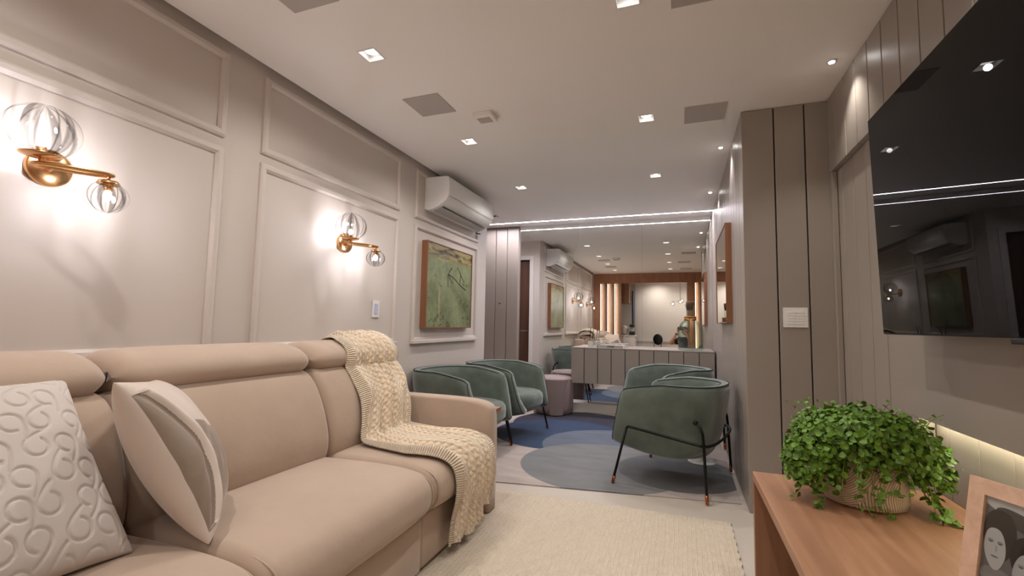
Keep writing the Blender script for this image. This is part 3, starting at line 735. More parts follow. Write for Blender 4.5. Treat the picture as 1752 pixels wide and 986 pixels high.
# ------------------------------------------------------------------ scatter cushions
def pillow(name, corners, T, mats, n=90, front_mat=None, groove=None, power=.5, pinch=.07):
    """corners A(top-left) B(top-right) C(bottom-right) D(bottom-left); plump square pillow"""
    A, B, C_, D = [np.array(c, float) for c in corners]
    nrm = np.cross(D-A, B-A); nrm /= np.linalg.norm(nrm)
    g = np.linspace(0, 1, n+1); uu, vv = np.meshgrid(g, g)      # u left->right, v top->bottom
    a, b = 2*uu-1, 2*vv-1
    th = T*np.maximum((1-a**2)*(1-b**2), 0)**power*(1)
    pu = .5+(uu-.5)*(1-pinch*(1-b**2)); pv = .5+(vv-.5)*(1-pinch*(1-a**2))
    base = ((1-pu)*(1-pv))[..., None]*A+(pu*(1-pv))[..., None]*B+(pu*pv)[..., None]*C_+((1-pu)*pv)[..., None]*D
    wr = .004*np.sin(14*uu+6*vv)*np.sin(9*vv-4*uu)*(th/T)
    gf = groove(uu, vv) if groove is not None else 0
    V1 = base+nrm*(th+wr+gf*np.minimum(1, th/T*2))[..., None]; V2 = base-nrm*(th)[..., None]
    N_ = (n+1)**2; id1 = np.arange(N_).reshape(n+1, n+1)
    def faces(idx): return np.stack([idx[:-1, :-1], idx[:-1, 1:], idx[1:, 1:], idx[1:, :-1]], -1).reshape(-1, 4)
    id2 = id1.copy()+N_; border = np.zeros_like(id1, bool); border[0] = border[-1] = True; border[:, 0] = border[:, -1] = True
    id2b = np.where(border, id1, id2)
    verts = np.concatenate([V1.reshape(-1, 3), V2.reshape(-1, 3)])
    F1 = faces(id1); F2 = faces(id2b)[:, ::-1]
    me = bpy.data.meshes.new(name); me.from_pydata(verts.tolist(), [], np.concatenate([F1, F2]).tolist()); me.update()
    o = link(name, me, mats, None, True)
    if front_mat is not None:
        uc = (uu[:-1, :-1]+uu[1:, 1:])/2; vc_ = (vv[:-1, :-1]+vv[1:, 1:])/2
        mi = np.array([front_mat(x, 1-y) for x, y in zip(uc.ravel(), vc_.ravel())]+[0]*len(F2), np.int32)
        me.polygons.foreach_set('material_index', mi)
    bm = bmesh.new(); bm.from_mesh(me); bmesh.ops.delete(bm, geom=[v for v in bm.verts if not v.link_faces], context='VERTS'); bmesh.ops.recalc_face_normals(bm, faces=bm.faces); bm.to_mesh(me); bm.free()
    # piping around the seam
    return o

def swirl_field(uu, vv):
    """stitched hook pattern: depth follows the distance to a set of curls"""
    d = np.full(uu.shape, 9.0); s = .15
    for iy in range(-1, 8):
        for ix in range(-1, 8):
            cx = ix*s+(.5*s if iy % 2 else 0)+.015*math.sin(ix*3.1+iy); cy = iy*s*.95
            rot = (.0 if (ix+iy) % 2 else PI*.85)+.3*math.sin(ix*1.7+iy*2.3)
            pts = []
            for t in np.linspace(0, 1, 22):
                a = rot-PI*.35+t*PI*1.55; pts.append((cx+.050*math.cos(a), cy+.050*math.sin(a)))
            ex, ey = pts[-1]; tx, ty = -math.sin(rot+PI*1.2), math.cos(rot+PI*1.2)
            for t in np.linspace(0, 1, 12)[1:]: pts.append((ex+tx*.085*t+ .03*t*t*math.cos(rot), ey+ty*.085*t+.03*t*t*math.sin(rot)))
            for (x0, y0), (x1, y1) in zip(pts, pts[1:]):
                lx, ly = x1-x0, y1-y0; L2 = lx*lx+ly*ly+1e-9
                # limit work to a local window
                m = (abs(uu-x0) < .04) & (abs(vv-y0) < .04)
                if not m.any(): continue
                t = np.clip(((uu[m]-x0)*lx+(vv[m]-y0)*ly)/L2, 0, 1)
                d[m] = np.minimum(d[m], np.hypot(uu[m]-x0-t*lx, vv[m]-y0-t*ly))
    return -.0060*np.exp(-(d/.0062)**2)
p1 = pillow('scatter_cushion', [(-1.71, .33, .945), (-1.74, .845, .93), (-1.40, .865, .485), (-1.38, .355, .485)], .105, [M['cushw']], n=190, groove=swirl_field, power=.42)
tag(p1, 'white cushion quilted with curls at the near end of the sofa', 'cushion')
def in_poly(x, y, P):
    c = False; j = len(P)-1
    for i in range(len(P)):
        if (P[i][1] > y) != (P[j][1] > y) and x < (P[j][0]-P[i][0])*(y-P[i][1])/(P[j][1]-P[i][1])+P[i][0]: c = not c
        j = i
    return c
def ribbon_u(y): return .035+.20*np.sin(PI*np.clip(y, 0, 1)**.9)
def flap_side(x, y):
    uc = ribbon_u(y)
    if .05 < y < .90 and .012 < x < uc-.012 and y < .93-.5*x: return 1
    if x > uc+.055+.10*max(0, y-.3) and y < .66-.3*(x-.2): return 1
    return 0
def flap_relief(uu, vv):
    y = 1-vv; uc = ribbon_u(y)
    r = .010*np.exp(-((uu-uc-.02)/.04)**2)*(y < .92)                      # standing ribbon edge
    r -= .012*np.exp(-((uu-uc+.03)/.035)**2)*(y > .06)*(y < .9)            # pocket beside it
    r += .003*np.sin(40*uu+26*vv)*np.exp(-((vv-.62)/.12)**2)               # pulled creases
    return r
p2 = pillow('scatter_cushion', [(-1.43, .80, .945), (-1.76, 1.11, .90), (-1.58, 1.26, .50), (-1.24, .96, .492)], .10, [M['cushl'], M['cushd']], n=260,
            front_mat=flap_side, groove=flap_relief, power=.45, pinch=.05)
tag(p2, 'pale satin cushion with folded taupe flaps leaning beside the quilted one', 'cushion')

# ------------------------------------------------------------------ armchairs
def make_chair():
    t = thing('armchair', 'c', 'armchair', group='sage green tub armchairs')
    NS, W = 72, .385
    def station(s, h):
        """s 0..1 around the U, h 0..1 bottom->top; returns outer xy and outward normal"""
        # widths and lengths by height
        hw = .325+.060*math.sin(PI*min(1, h*1.0)*.5)
        xb = -.285-.095*h**.8; xf = .385-.100*h
        Ls = xf-(-.02); arc = PI*(hw+abs(xb))/2*.95
        tot = 2*Ls+arc; d = s*tot
        if d < Ls: return Vector((xf-d, -hw, 0)), Vector((0, -1, 0))
        if d > tot-Ls: return Vector((xf-(tot-d), hw, 0)), Vector((0, 1, 0))
        a = (d-Ls)/arc*PI; e = 2/2.6
        ca, sa = math.cos(a), math.sin(a)
        y = -hw*math.copysign(abs(ca)**e, ca); x = -.02-(abs(xb)-.02)*abs(sa)**e
        n = Vector((-abs(sa)**(2-e)/abs(xb), -math.copysign(abs(ca)**(2-e), ca)/hw, 0)).normalized()
        return Vector((x, y, 0)), n
    def ztop(s):
        x = station(s, 1)[0].x
        z = .655+.062*min(1, max(0, (.285-x)/.30))**.7
        return z
    def zbot(s):
        x = station(s, 0)[0].x
        return .205+.06*max(0, (x-.05)/.33)**1.5+.05*max(0, (-.05-x)/.25)**2
    bm = bmesh.new(); rings = []; top_line = []; bot_line = []
    ss = [0, .004, .010, .018, .03]+[.05+.9*i/(NS-1) for i in range(NS)]+[.97, .982, .990, .996, 1]
    for s in ss:
        zt, zb = ztop(s), zbot(s); e = min(s, 1-s)
        endr = min(1, e/.03); ce = math.sqrt(1-(1-endr)**2)          # 0 at tip, 1 inside
        th = .085*(.25+.75*ce); ins = .032*(1-ce)
        zt2 = zt-.035*(1-ce)
        ring = []
        outer = [(0.0, .055), (.03, .022), (.10, .004), (.30, 0), (.55, 0), (.80, 0), (.93, .004), (.985, .016)]
        for h, off in outer:
            p, n = station(s, h); q = p-n*(off+ins); z = zb+(zt2-zb)*h; ring.append(Vector((q.x, q.y, z)))
        p, n = station(s, 1)
        for off, dz in ((.030, .0), (.055, -.002), (.078, -.016)): q = p-n*(min(off, th)+ins); ring.append(Vector((q.x, q.y, zt2+dz*ce)))
        for h in (.82, .55, .36):
            p, n = station(s, h); q = p-n*(th+ins+.012*(1-h)); z = zb+(zt2-zb)*h; ring.append(Vector((q.x, q.y, z)))
        p, n = station(s, 0); q = p-n*(.10); ring.append(Vector((q.x, q.y, zb+.03)))
        rings.append([bm.verts.new(v) for v in ring])
        top_line.append(ring[7]+Vector((0, 0, .004)))
    K = len(rings[0])
    for a, b in zip(rings, rings[1:]):
        for i in range(K): bm.faces.new((a[i], a[(i+1) % K], b[(i+1) % K], b[i]))
    bm.faces.new(rings[0]); bm.faces.new(rings[-1][::-1]); bmesh.ops.recalc_face_normals(bm, faces=bm.faces)
    front_a = [v.co.copy() for v in rings[1][:8]]; front_b = [v.co.copy() for v in rings[-2][:8]]
    shell = from_bm('shell', bm, M['green'], t, True); 
    # piping: down one arm front, around the rim, down the other
    line = front_a[1:]+top_line[3:-3]+front_b[:0:-1]
    tb('piping', line, .0042, M['piping'], t, 6)
    inner = [];
    for s in [.03+.94*i/60 for i in range(61)]:
        p, n = station(s, 1); q = p-n*.074; inner.append(Vector((q.x, q.y, ztop(s)-.010)))
    tb('piping', inner, .0036, M['piping'], t, 6)
    # upholstered underside + seat block
    bm = bmesh.new()
    prof = [(.24, .0), (.33, .05), (.395, .20), (.44, .5)]
    def plan(sc_, x0=.0):
        out = []
        for i in range(48):
            a = 2*PI*i/48; ca, sa = math.cos(a), math.sin(a); e = 2/3.2
            x = math.copysign(abs(ca)**e, ca); y = math.copysign(abs(sa)**e, sa)
            out.append((x, y))
        return out
    rg = []
    for z, xf, xb, hw in ((.214, .24, -.18, .20), (.212, .31, -.225, .265), (.228, .35, -.255, .295), (.26, .375, -.27, .305), (.31, .388, -.28, .306), (.37, .392, -.29, .306), (.405, .385, -.29, .303), (.428, .365, -.28, .295), (.440, .32, -.25, .27), (.446, .20, -.15, .18), (.448, .05, -.03, .04)):
        c = (xf+xb)/2; hx = (xf-xb)/2
        tilt = lambda x, z=z: (.035*max(0, (x+.05)/.4) if z < .3 else 0)
        rg.append([bm.verts.new((c+x*hx, y*hw, z+tilt(c+x*hx))) for x, y in plan(1)])
    for a, b in zip(rg, rg[1:]):
        for i in range(48): bm.faces.new((a[i], a[(i+1) % 48], b[(i+1) % 48], b[i]))
    bm.faces.new(rg[0][::-1]); bm.faces.new(rg[-1]); bmesh.ops.recalc_face_normals(bm, faces=bm.faces)
    from_bm('seat', bm, M['green'], t, True)
    # black tube frame
    for sgn in (-1, 1):
        pts = [(.325, sgn*.41, .012), (.228, sgn*.402, .395)]
        tb('leg', pts, .0095, M['black'], t, 10)
        tb('leg', [(-.309, sgn*.41, .012), (-.292, sgn*.408, .36), (-.286, sgn*.405, .43), (-.270, sgn*.398, .468), (-.245, sgn*.375, .487), (-.235, sgn*.34, .489)], .0095, M['black'], t, 10)
        for x in (.325, -.309):
            a = Vector((x, sgn*.41, 0)); b = a+(Vector((.228, sgn*.402, .395))-Vector((.325, sgn*.41, .012))).normalized()*.055 if x > 0 else a+Vector((.004, 0, .055))
            tb('foot_tip', [a, b], .0105, M['tip'], t, 10)
        bm = bmesh.new(); bmesh.ops.create_uvsphere(bm, u_segments=12, v_segments=8, radius=.016); o = from_bm('joint', bm, M['black'], t, True); o.location = (-.235, sgn*.375, .489)
    rail = [(.228, -.402, .39), (.219, -.402, .408), (.20, -.402, .410), (-.25, -.412, .357), (-.30, -.40, .350), (-.335, -.28, .345), (-.345, 0, .343)]
    rail += [(x, -y, z) for x, y, z in rail[-2::-1]]
    tb('rail', rail, .0095, M['black'], t, 10, it=1)
    return t
ch = make_chair()
ch.location = (-.04, 3.716, .008); ch.rotation_euler = (0, 0, R(165)); ch['label'] = 'sage green tub armchair nearest on the right, seen from its side'
copy_thing(ch, loc=(-.10, 4.93, .008), rz=R(213), label='sage green tub armchair on the right, nearer the grey console')
copy_thing(ch, loc=(-1.82, 3.66, .008), rz=R(-4), label='sage green tub armchair directly behind the sofa arm')
copy_thing(ch, loc=(-1.735, 4.52, .008), rz=R(-8), label='sage green tub armchair on the left, beside the mauve ottoman')

# ------------------------------------------------------------------ ottoman
def ottoman():
    t = thing('ottoman', 'mauve leather ottoman with wrapped side folds beside the armchair', 'ottoman', (-1.53, 5.77, 0))
    bm = bmesh.new(); lathe(bm, [(.21, .012), (.232, .03), (.240, .10), (.243, .25), (.243, .41), (.236, .448), (.215, .468), (.12, .480), (.02, .482)], 48)
    from_bm('body', bm, M['mauve'], t, True)
    # overlapping wrap panels
    for k_ in range(4):
        a0 = R(90*k_-66); bm = bmesh.new(); rows = []
        for i in range(17):
            u = i/16; row = []
            for j in range(15):
                v = j/14; z = .02+.43*v; wdt = R(20)+R(22)*v**3
                a = a0-wdt+2*wdt*u; bul = .013*math.sin(PI*u)**.5
                row.append(bm.verts.new(((.242+bul)*math.cos(a), (.242+bul)*math.sin(a), z)))
            rows.append(row)
        for a, b in zip(rows, rows[1:]):
            for j in range(14): bm.faces.new((a[j], b[j], b[j+1], a[j+1]))
        bmesh.ops.recalc_face_normals(bm, faces=bm.faces); from_bm('side_panel', bm, M['mauve'], t, True)
    tb('piping', [(.238*math.cos(a), .238*math.sin(a), .445) for a in [2*PI*i/48 for i in range(48)]], .005, M['mauve'], t, 6, True)
    bm = bmesh.new(); lathe(bm, [(.19, 0), (.19, .013)], 32); from_bm('base', bm, M['blackp'], t)
ottoman()

# ------------------------------------------------------------------ rugs
bm = bmesh.new()
rug_pts = [(-1.75, 3.03), (.0, 3.290), (.36, 3.345)]
V0 = [bm.verts.new((x, y, .0005)) for x, y in [(-1.75, 3.03), (.36, 3.345), (.36, 5.0), (-.2, 5.35), (-.45, 5.63), (-.80, 5.90), (-1.12, 5.98), (-1.5, 5.88), (-1.75, 5.62), (-1.86, 5.3), (-1.86, 4.7), (-1.86, 4.3), (-1.95, 3.9), (-1.9, 3.3)]]
f = bm.faces.new(V0); r = bmesh.ops.extrude_face_region(bm, geom=[f]); bmesh.ops.translate(bm, vec=(0, 0, .0075), verts=[v for v in r['geom'] if isinstance(v, bmesh.types.BMVert)])
bmesh.ops.recalc_face_normals(bm, faces=bm.faces)
rug = from_bm('circle_rug', bm, M['circlerug']); tag(rug, 'pale rug printed with overlapping grey and navy circles under the armchairs', 'rug')
bm = bmesh.new()
nx_, ny_ = 60, 110; x0, x1, y0, y1 = -1.35, .263, .30, 2.985; g = []
for i in range(nx_+1):
    row = []
    for j in range(ny_+1):
        x = x0+(x1-x0)*i/nx_; y = y0+(y1-y0)*j/ny_
        if i == nx_: x += .004*math.sin(j*1.9)+random.uniform(-.002, .002)
        if j == ny_: y += .004*math.sin(i*2.3)+random.uniform(-.002, .002)
        row.append(bm.verts.new((x, y, .012+.001*math.sin(i*.9)*math.sin(j*.7))))
    g.append(row)
for i in range(nx_):
    for j in range(ny_): bm.faces.new((g[i][j], g[i+1][j], g[i+1][j+1], g[i][j+1]))
ed_ = [e for e in bm.edges if e.is_boundary]; r = bmesh.ops.extrude_edge_only(bm, edges=ed_)
for v in r['geom']:
    if isinstance(v, bmesh.types.BMVert): v.co.z = .0005
bmesh.ops.recalc_face_normals(bm, faces=bm.faces)
rug2 = from_bm('woven_rug', bm, M['creamrug']); tag(rug2, 'cream hand-woven rug on the floor in front of the sofa', 'rug')

# ------------------------------------------------------------------ console
cons = thing('console_cabinet', 'wall-hung grey console with vertical board fronts before the mirror', 'cabinet', (0, 0, 0))
CX0, CX1, CY0, CY1, CZ0, CZ1 = -1.300, .375, 5.75, 6.178, .405, .852
bx('body', CX0+.004, CX1-.004, CY0+.02, CY1, CZ0+.004, CZ1-.016, M['groove'], cons)
bx('top', CX0, CX1, CY0, CY1, CZ1-.016, CZ1, M['grey'], cons, .002)
bx('side_panel', CX0, CX0+.006, CY0+.02, CY1, CZ0, CZ1-.016, M['grey'], cons); bx('side_panel', CX1-.006, CX1, CY0+.02, CY1, CZ0, CZ1-.016, M['grey'], cons)
e = [CX0+(CX1-CX0)*i/10 for i in range(11)]
for a, b in zip(e, e[1:]): bx('front_board', a+.004, b-.004, CY0, CY0+.022, CZ0, CZ1-.018, M['grey'], cons, .0015)
for x in (-1.19, .26):
    tb('leg', [(x, 6.10, CZ0), (x+.05, 6.115, .11)], .007, M['black'], cons, 10)

# big demijohn bottle
bt = thing('glass_demijohn', 'large clear glass bottle with cork and rope on the console', 'bottle', (.121, 5.93, CZ1))
bm = bmesh.new()
lathe(bm, [(.02, .004), (.125, .003), (.143, .015), (.146, .08), (.146, .20), (.138, .26), (.115, .315), (.080, .352), (.052, .372), (.043, .392), (.041, .45), (.043, .52), (.048, .535), (.046, .548)], 48, mod=lambda a, z: 1+.006*math.sin(6*a), cap1=False)
from_bm('glass_body', bm, M['bottle'], bt, True)
bm = bmesh.new(); lathe(bm, [(.037, .50), (.041, .548), (.045, .55), (.046, .585), (.041, .59)], 28); from_bm('cork_stopper', bm, M['cork'], bt, True)
bm = bmesh.new()
for k_ in range(4): tube(bm, [((.058+.006*(k_ % 2))*math.cos(a), (.058+.006*(k_ % 2))*math.sin(a), .362+.013*k_) for a in [2*PI*i/32 for i in range(32)]], .0075, 7, True)
tube(bm, smooth_path([(0, -.062, .38), (-.004, -.082, .355), (.004, -.125, .31), (-.003, -.149, .24), (.002, -.152, .12), (0, -.152, .10)], 2), .006, 7)
tube(bm, smooth_path([(.01, -.062, .38), (.014, -.085, .355), (.018, -.13, .30), (.014, -.150, .22), (.016, -.154, .14)], 2), .0055, 7)
tube(bm, smooth_path([(-.05, -.04, .385), (-.02, -.075, .362), (0, -.078, .352), (.02, -.075, .366), (.05, -.04, .388)], 2), .007, 7)
from_bm('rope_tie', bm, M['rope'], bt, True)
# diffuser with two black reeds
df = thing('reed_diffuser', 'clear reed diffuser with two black sticks on the console', 'diffuser', (-1.085, 5.93, CZ1))
bx('jar', -.034, .034, -.034, .034, .0, .115, M['clear'], df, .004); bx('liquid', -.028, .028, -.028, .028, .004, .075, mat('pale_liquid', srgb(224, 220, 210), .2), df)
tb('reed', [(-.010, 0, .03), (.004, -.01, .255)], .0042, M['blackp'], df, 6); tb('reed', [(.008, 0, .02), (.040, .01, .250)], .0042, M['blackp'], df, 6)
# candle glass and metal figures
cg = thing('candle_glass', 'wide clear striped glass box right of the reed diffuser', 'candle holder', (-.985, 5.95, CZ1))
bx('glass_box', -.055, .055, -.035, .035, 0, .09, M['clear'], cg, .004)
for z in (.025, .045, .065): bx('stripe', -.0565, .0565, -.0365, .0365, z, z+.004, M['white'], cg)
lt = thing('small_ornament', 'small black wire ornament in front of the striped glass box', 'ornament', (-.945, 5.84, CZ1))
for pts in ([(-.035, 0, .006), (-.035, 0, .045), (0, 0, .006), (.035, 0, .045), (.035, 0, .006)],): tb('wire', pts, .0045, M['blackp'], lt, 6)
bx('foot', -.045, .045, -.012, .012, 0, .006, M['blackp'], lt)
# book with lettering
bk = thing('book', 'grey book lying flat on the console, spine reading PARIS', 'book', (-.81, 5.90, CZ1))
bm = bmesh.new(); box(bm, -.15, .15, -.10, .10, 0, .005, .001); box(bm, -.15, .15, -.10, .10, .030, .035, .001); box(bm, -.15, .15, -.103, -.098, 0, .035, .001)
from_bm('cover', bm, mat('grey_book_cloth', srgb(168, 160, 154), .7), bk); bx('pages', -.147, .147, -.097, .097, .005, .030, M['whitematte'], bk)
fc = bpy.data.curves.new('title', 'FONT'); fc.body = 'PARIS'; fc.size = .034; fc.extrude = .0006; fc.align_x = 'CENTER'; fc.align_y = 'CENTER'; fc.offset = .0006
fo_ = bpy.data.objects.new('title_curve', fc); col.objects.link(fo_)
bpy.context.view_layer.update(); me_ = bpy.data.meshes.new_from_object(fo_.evaluated_get(bpy.context.evaluated_depsgraph_get())); bpy.data.objects.remove(fo_, do_unlink=True)
me_.materials.clear(); fo = link('title', me_, M['blackp']); fo.parent = bk; fo.location = (0, -.1042, .0175); fo.rotation_euler = (R(90), 0, 0)

# ------------------------------------------------------------------ television
tv = thing('television', 'large black wall-mounted television tilted above the oak desk', 'television', (.734, 1.387, 1.534))
tv.rotation_euler = (0, R(-1.35), 0)
bx('housing', -.010, .03, -.753, .753, -.424, .424, M['blackp'], tv, .003)
bx('screen', -.0125, -.0095, -.750, .750, -.421, .421, M['darkmirror'], tv, .0008)
bx('sensor', -.010, .012, -.07, .04, -.438, -.423, M['blackp'], tv, .003); bx('sensor', -.006, .008, -.045, -.005, -.448, -.436, M['blackp'], tv, .002)
bx('wall_bracket', .03, .128, -.2, .2, -.15, .15, M['black'], tv)

# ------------------------------------------------------------------ oak desk
desk = thing('desk', 'oak slab desk along the television wall', 'desk', (0, 0, 0))
bx('desktop', .288, .925, .45, 2.262, .476, .51, M['oak'], desk, .0015)
bx('side_panel', .288, .925, 2.228, 2.262, 0, .476, M['oakx'], desk, .0015); bx('side_panel', .288, .925, .45, .484, 0, .476, M['oakx'], desk, .0015)
bx('back_panel', .90, .925, .484, 2.228, .10, .476, M['oak'], desk)

# ------------------------------------------------------------------ potted plant
def plant():
    t = thing('potted_plant', 'bushy green trailing plant in a ring-patterned sand pot on the desk', 'plant', (.615, 2.03, .51))
    bm = bmesh.new(); lathe(bm, [(.10, 0), (.118, .006), (.124, .03), (.124, .09), (.118, .155), (.112, .165), (.106, .16), (.108, .12)], 56, mod=lambda a, z: 1+.03*math.cos(2*a+.6)); from_bm('pot', bm, M['pot'], t, True)
    bm = bmesh.new(); lathe(bm, [(.106, .13), (.05, .150), (.01, .154)], 30); from_bm('soil', bm, M['soil'], t, True)
    V, F = [], []
    def leaf(p, nrm, r, cup=.25):
        nrm = nrm/np.linalg.norm(nrm); a = np.cross(nrm, rng.normal(size=3)); a /= np.linalg.norm(a); b = np.cross(nrm, a)
        i0 = len(V); V.append(p-nrm*r*cup)
        for k_ in range(8):
            an = 2*PI*k_/8; rr = r*(1 if k_ else .72)*(1+.08*rng.normal()); V.append(p+(a*math.cos(an)*1.06+b*math.sin(an)*.95)*rr+nrm*r*.10*math.cos(2*an))
        for k_ in range(8): F.append((i0, i0+1+k_, i0+1+(k_+1) % 8))
    bms = bmesh.new()
    n_done = 0
    lobes = [((0, 0, .215), (.20, .20, .115), 2600), ((-.16, -.05, .14), (.10, .11, .13), 1300), ((.15, -.03, .15), (.10, .10, .12), 700), ((-.02, .14, .17), (.16, .08, .10), 300), ((-.10, .09, .22), (.10, .10, .09), 300), ((.10, .06, .22), (.12, .10, .095), 300)]
    for c, rad, n in lobes:
        c = np.array(c); rad = np.array(rad)
        for _ in range(n):
            d = rng.normal(size=3); d /= np.linalg.norm(d)
            if d[2] < -.55: d[2] *= -.5; d /= np.linalg.norm(d)
            sh = 1-.28*rng.random()**1.6+.06*rng.normal(); p = c+d*rad*sh
            if p[2] < .035 or (math.hypot(p[0], p[1]) < .128 and p[2] < .13): continue
            # leave the pot face open towards the room, the mound hangs over its rim
            if p[2] < .15 and abs(p[0]-.02) < .085 and p[1] < 0 and rng.random() < .93: continue
            if p[0] > .285: continue
            leaf(p, d*np.array([1, 1, .6])+np.array([0, -.1, .55])+.55*rng.normal(size=3), .0062+.0055*rng.random())
    def strand(pts, n, step=.016, r=.008):
        P = smooth_path(pts, 3); tube(bms, P, .0013, 5)
        L_ = len(P)
        for i in range(n):
            q = P[min(L_-1, int(L_*(i+.5)/n))]; p = np.array(q)+rng.normal(size=3)*.009; p[2] = max(p[2], .006)
            leaf(p, np.array([0, -.3, .8])+.5*rng.normal(size=3), r+.005*rng.random())
    for _ in range(60):
        a = rng.random()*2*PI; ca, sa = math.cos(a), math.sin(a); r1 = .14+.06*rng.random(); zb = .04+.12*rng.random()
        if abs(ca) < .5 and sa < 0 and rng.random() < .6: zb = .11+.05*rng.random()
        strand([(ca*.06, sa*.06, .17), (ca*.12, sa*.12, .22), (ca*r1, sa*r1, .16), (ca*(r1+.02), sa*(r1+.02), zb)], 12)
    strand([(.12, -.08, .17), (.17, -.08, .14), (.165, -.10, .07), (.175, -.13, .02), (.22, -.16, .006)], 22, r=.010)
    strand([(.14, -.02, .17), (.19, -.02, .14), (.195, -.05, .06), (.18, -.09, .02), (.20, -.11, .008)], 20, r=.010)
    strand([(.10, -.1, .15), (.15, -.11, .11), (.15, -.12, .05), (.155, -.14, .008)], 16, r=.010)
    strand([(-.10, -.08, .16), (-.16, -.12, .12), (-.16, -.14, .05), (-.18, -.15, .008)], 18)
    strand([(-.12, -.02, .17), (-.19, -.04, .12), (-.20, -.06, .05), (-.24, -.07, .008)], 18)
    strand([(.0, -.10, .17), (.0, -.145, .13), (.01, -.14, .05), (.03, -.16, .008)], 14, r=.007)
    strand([(-.05, -.10, .17), (-.06, -.145, .12), (-.05, -.14, .05), (-.03, -.17, .008)], 14, r=.007)
    strand([(.05, -.10, .17), (.06, -.14, .13), (.055, -.137, .07)], 12, r=.007)
    strand([(-.12, .02, .2), (-.20, .02, .2), (-.235, .0, .155), (-.245, 0, .12)], 9, r=.007)
    for _ in range(26):                             # stray sprigs standing up
        a = rng.random()*2*PI; q = .03+.15*rng.random(); ca, sa = math.cos(a)*q, math.sin(a)*q
        strand([(ca, sa, .27), (ca*1.1, sa*1.1, .315), (ca*1.25+.01, sa*1.25, .335)], 4, r=.006)
    from_bm('stems', bms, M['stem'], t, True)
    me = bpy.data.meshes.new('foliage'); me.from_pydata([tuple(v) for v in V], [], F); me.update(); link('foliage', me, M['leaf'], t, True)
plant()

# ------------------------------------------------------------------ photo frame
def photo_frame():
    t = thing('photo_frame', 'washed pale wood photo frame with a black-and-white portrait of two people', 'photo frame', (.628, 1.47, .51))
    # local axes: x along the width, z up, face looks to -y
    a = Vector((.42, -.905, 0)).normalized(); t.rotation_euler = (R(-11), 0, math.atan2(a.y, a.x))
    W, H, b = .20, .265, .036
    bm = bmesh.new()
    for q in ((0, W, 0, b), (0, W, H-b, H), (0, b, b, H-b), (W-b, W, b, H-b)): box(bm, q[0], q[1], 0, .018, q[2], q[3])
    from_bm('frame', bm, M['palewood'], t)
    bx('backing', b-.004, W-b+.004, .012, .016, b-.004, H-b+.004, M['blackp'], t)
    g = lambda v: mat('photo_grey_%d' % v, srgb(v, v, v), .25)
    ph = bx('photo', b, W-b, .009, .012, b, H-b, g(104), t)
    def blob(name, cx, cz, rx, rz_, v, y, rot=0, n=28, top=1.0):
        bm = bmesh.new(); vs = []
        for i in range(n):
            an = 2*PI*i/n; x = rx*math.cos(an); z = rz_*math.sin(an)*(top if math.sin(an) > 0 else 1)*(1+.05*math.sin(3*an)); c, s = math.cos(rot), math.sin(rot)
            px_ = min(max(cx+x*c-z*s, b), W-b); pz_ = min(max(cz+x*s+z*c, b), H-b); vs.append(bm.verts.new((px_, y, pz_)))
        bm.faces.new(vs); f_ = bmesh.ops.extrude_face_region(bm, geom=bm.faces[:]); bmesh.ops.translate(bm, vec=(0, .0003, 0), verts=[q for q in f_['geom'] if isinstance(q, bmesh.types.BMVert)])
        bmesh.ops.recalc_face_normals(bm, faces=bm.faces); return from_bm(name, bm, g(v), ph)
    blob('sky', .10, .222, .07, .025, 196, .0086); blob('roof', .115, .190, .06, .018, 60, .0083, -.25)
    blob('hair', .068, .150, .034, .058, 22, .0080); blob('hair', .128, .118, .036, .05, 26, .0080)
    blob('face', .062, .118, .022, .046, 186, .0077, .08); blob('face', .124, .088, .024, .044, 176, .0077, -.12)
    blob('neckline', .070, .055, .034, .022, 130, .0079); blob('neckline', .130, .045, .034, .012, 92, .0079)
    for cx, cz in ((.062, .118), (.124, .088)):
        for dx in (-.009, .010): blob('eye_shadow', cx+dx, cz+.014, .0062, .0042, 142, .0075); blob('eye', cx+dx, cz+.012, .0040, .0014, 70, .0073)
        blob('nose', cx+.003, cz-.001, .0026, .008, 168, .0074); blob('mouth', cx+.001, cz-.019, .0080, .0022, 120, .0074)
    bx('glass', b, W-b, .0045, .0055, b, H-b, M['clear'], t)
    bm = bmesh.new(); box(bm, .07, .13, .018, .022, .03, .19); o = from_bm('easel_leg', bm, M['blackp'], t); o.rotation_euler = (R(-22)*-1, 0, 0); o.location = (0, -.0, .0)
    o.rotation_euler = (R(0), 0, 0)
photo_frame()

# ------------------------------------------------------------------ side table behind the sofa arm, tulip table
st = thing('side_table', 'small honey-coloured wooden side table between sofa arm and armchair', 'side table', (0, 0, 0))
bx('tabletop', -2.12, -1.15, 2.74, 2.96, .525, .56, M['oak'], st, .003)
for x_ in (-1.62, -2.08):
    for y_ in (2.76, 2.91): bx('leg', x_, x_+.03, y_, y_+.03, .0, .525, M['oakx'], st, .002)
bx('foot_rail', -2.10, -1.15, 2.745, 2.775, .09, .125, M['oak'], st, .002); bx('foot', -1.19, -1.16, 2.745, 2.775, .0, .09, M['oak'], st, .002)
pd = thing('brass_pedestal', 'brass pedestal dish on the side table beyond the sofa arm', 'ornament', (-2.02, 2.905, .56))
bx('dish', -.055, .055, -.045, .045, .085, .125, M['brass'], pd, .004); bx('stem', -.028, .028, -.028, .028, .008, .086, M['brass'], pd, .003); bx('foot', -.045, .045, -.04, .04, 0, .009, M['brass'], pd, .002)
tt = thing('tulip_table', 'small white tulip-base side table tucked between the two right armchairs', 'side table', (.16, 4.24, 0))
bm = bmesh.new(); lathe(bm, [(.115, 0), (.115, .006), (.09, .014), (.03, .03), (.018, .08), (.015, .30), (.02, .40), (.05, .415)], 32); from_bm('pedestal', bm, M['white'], tt, True)
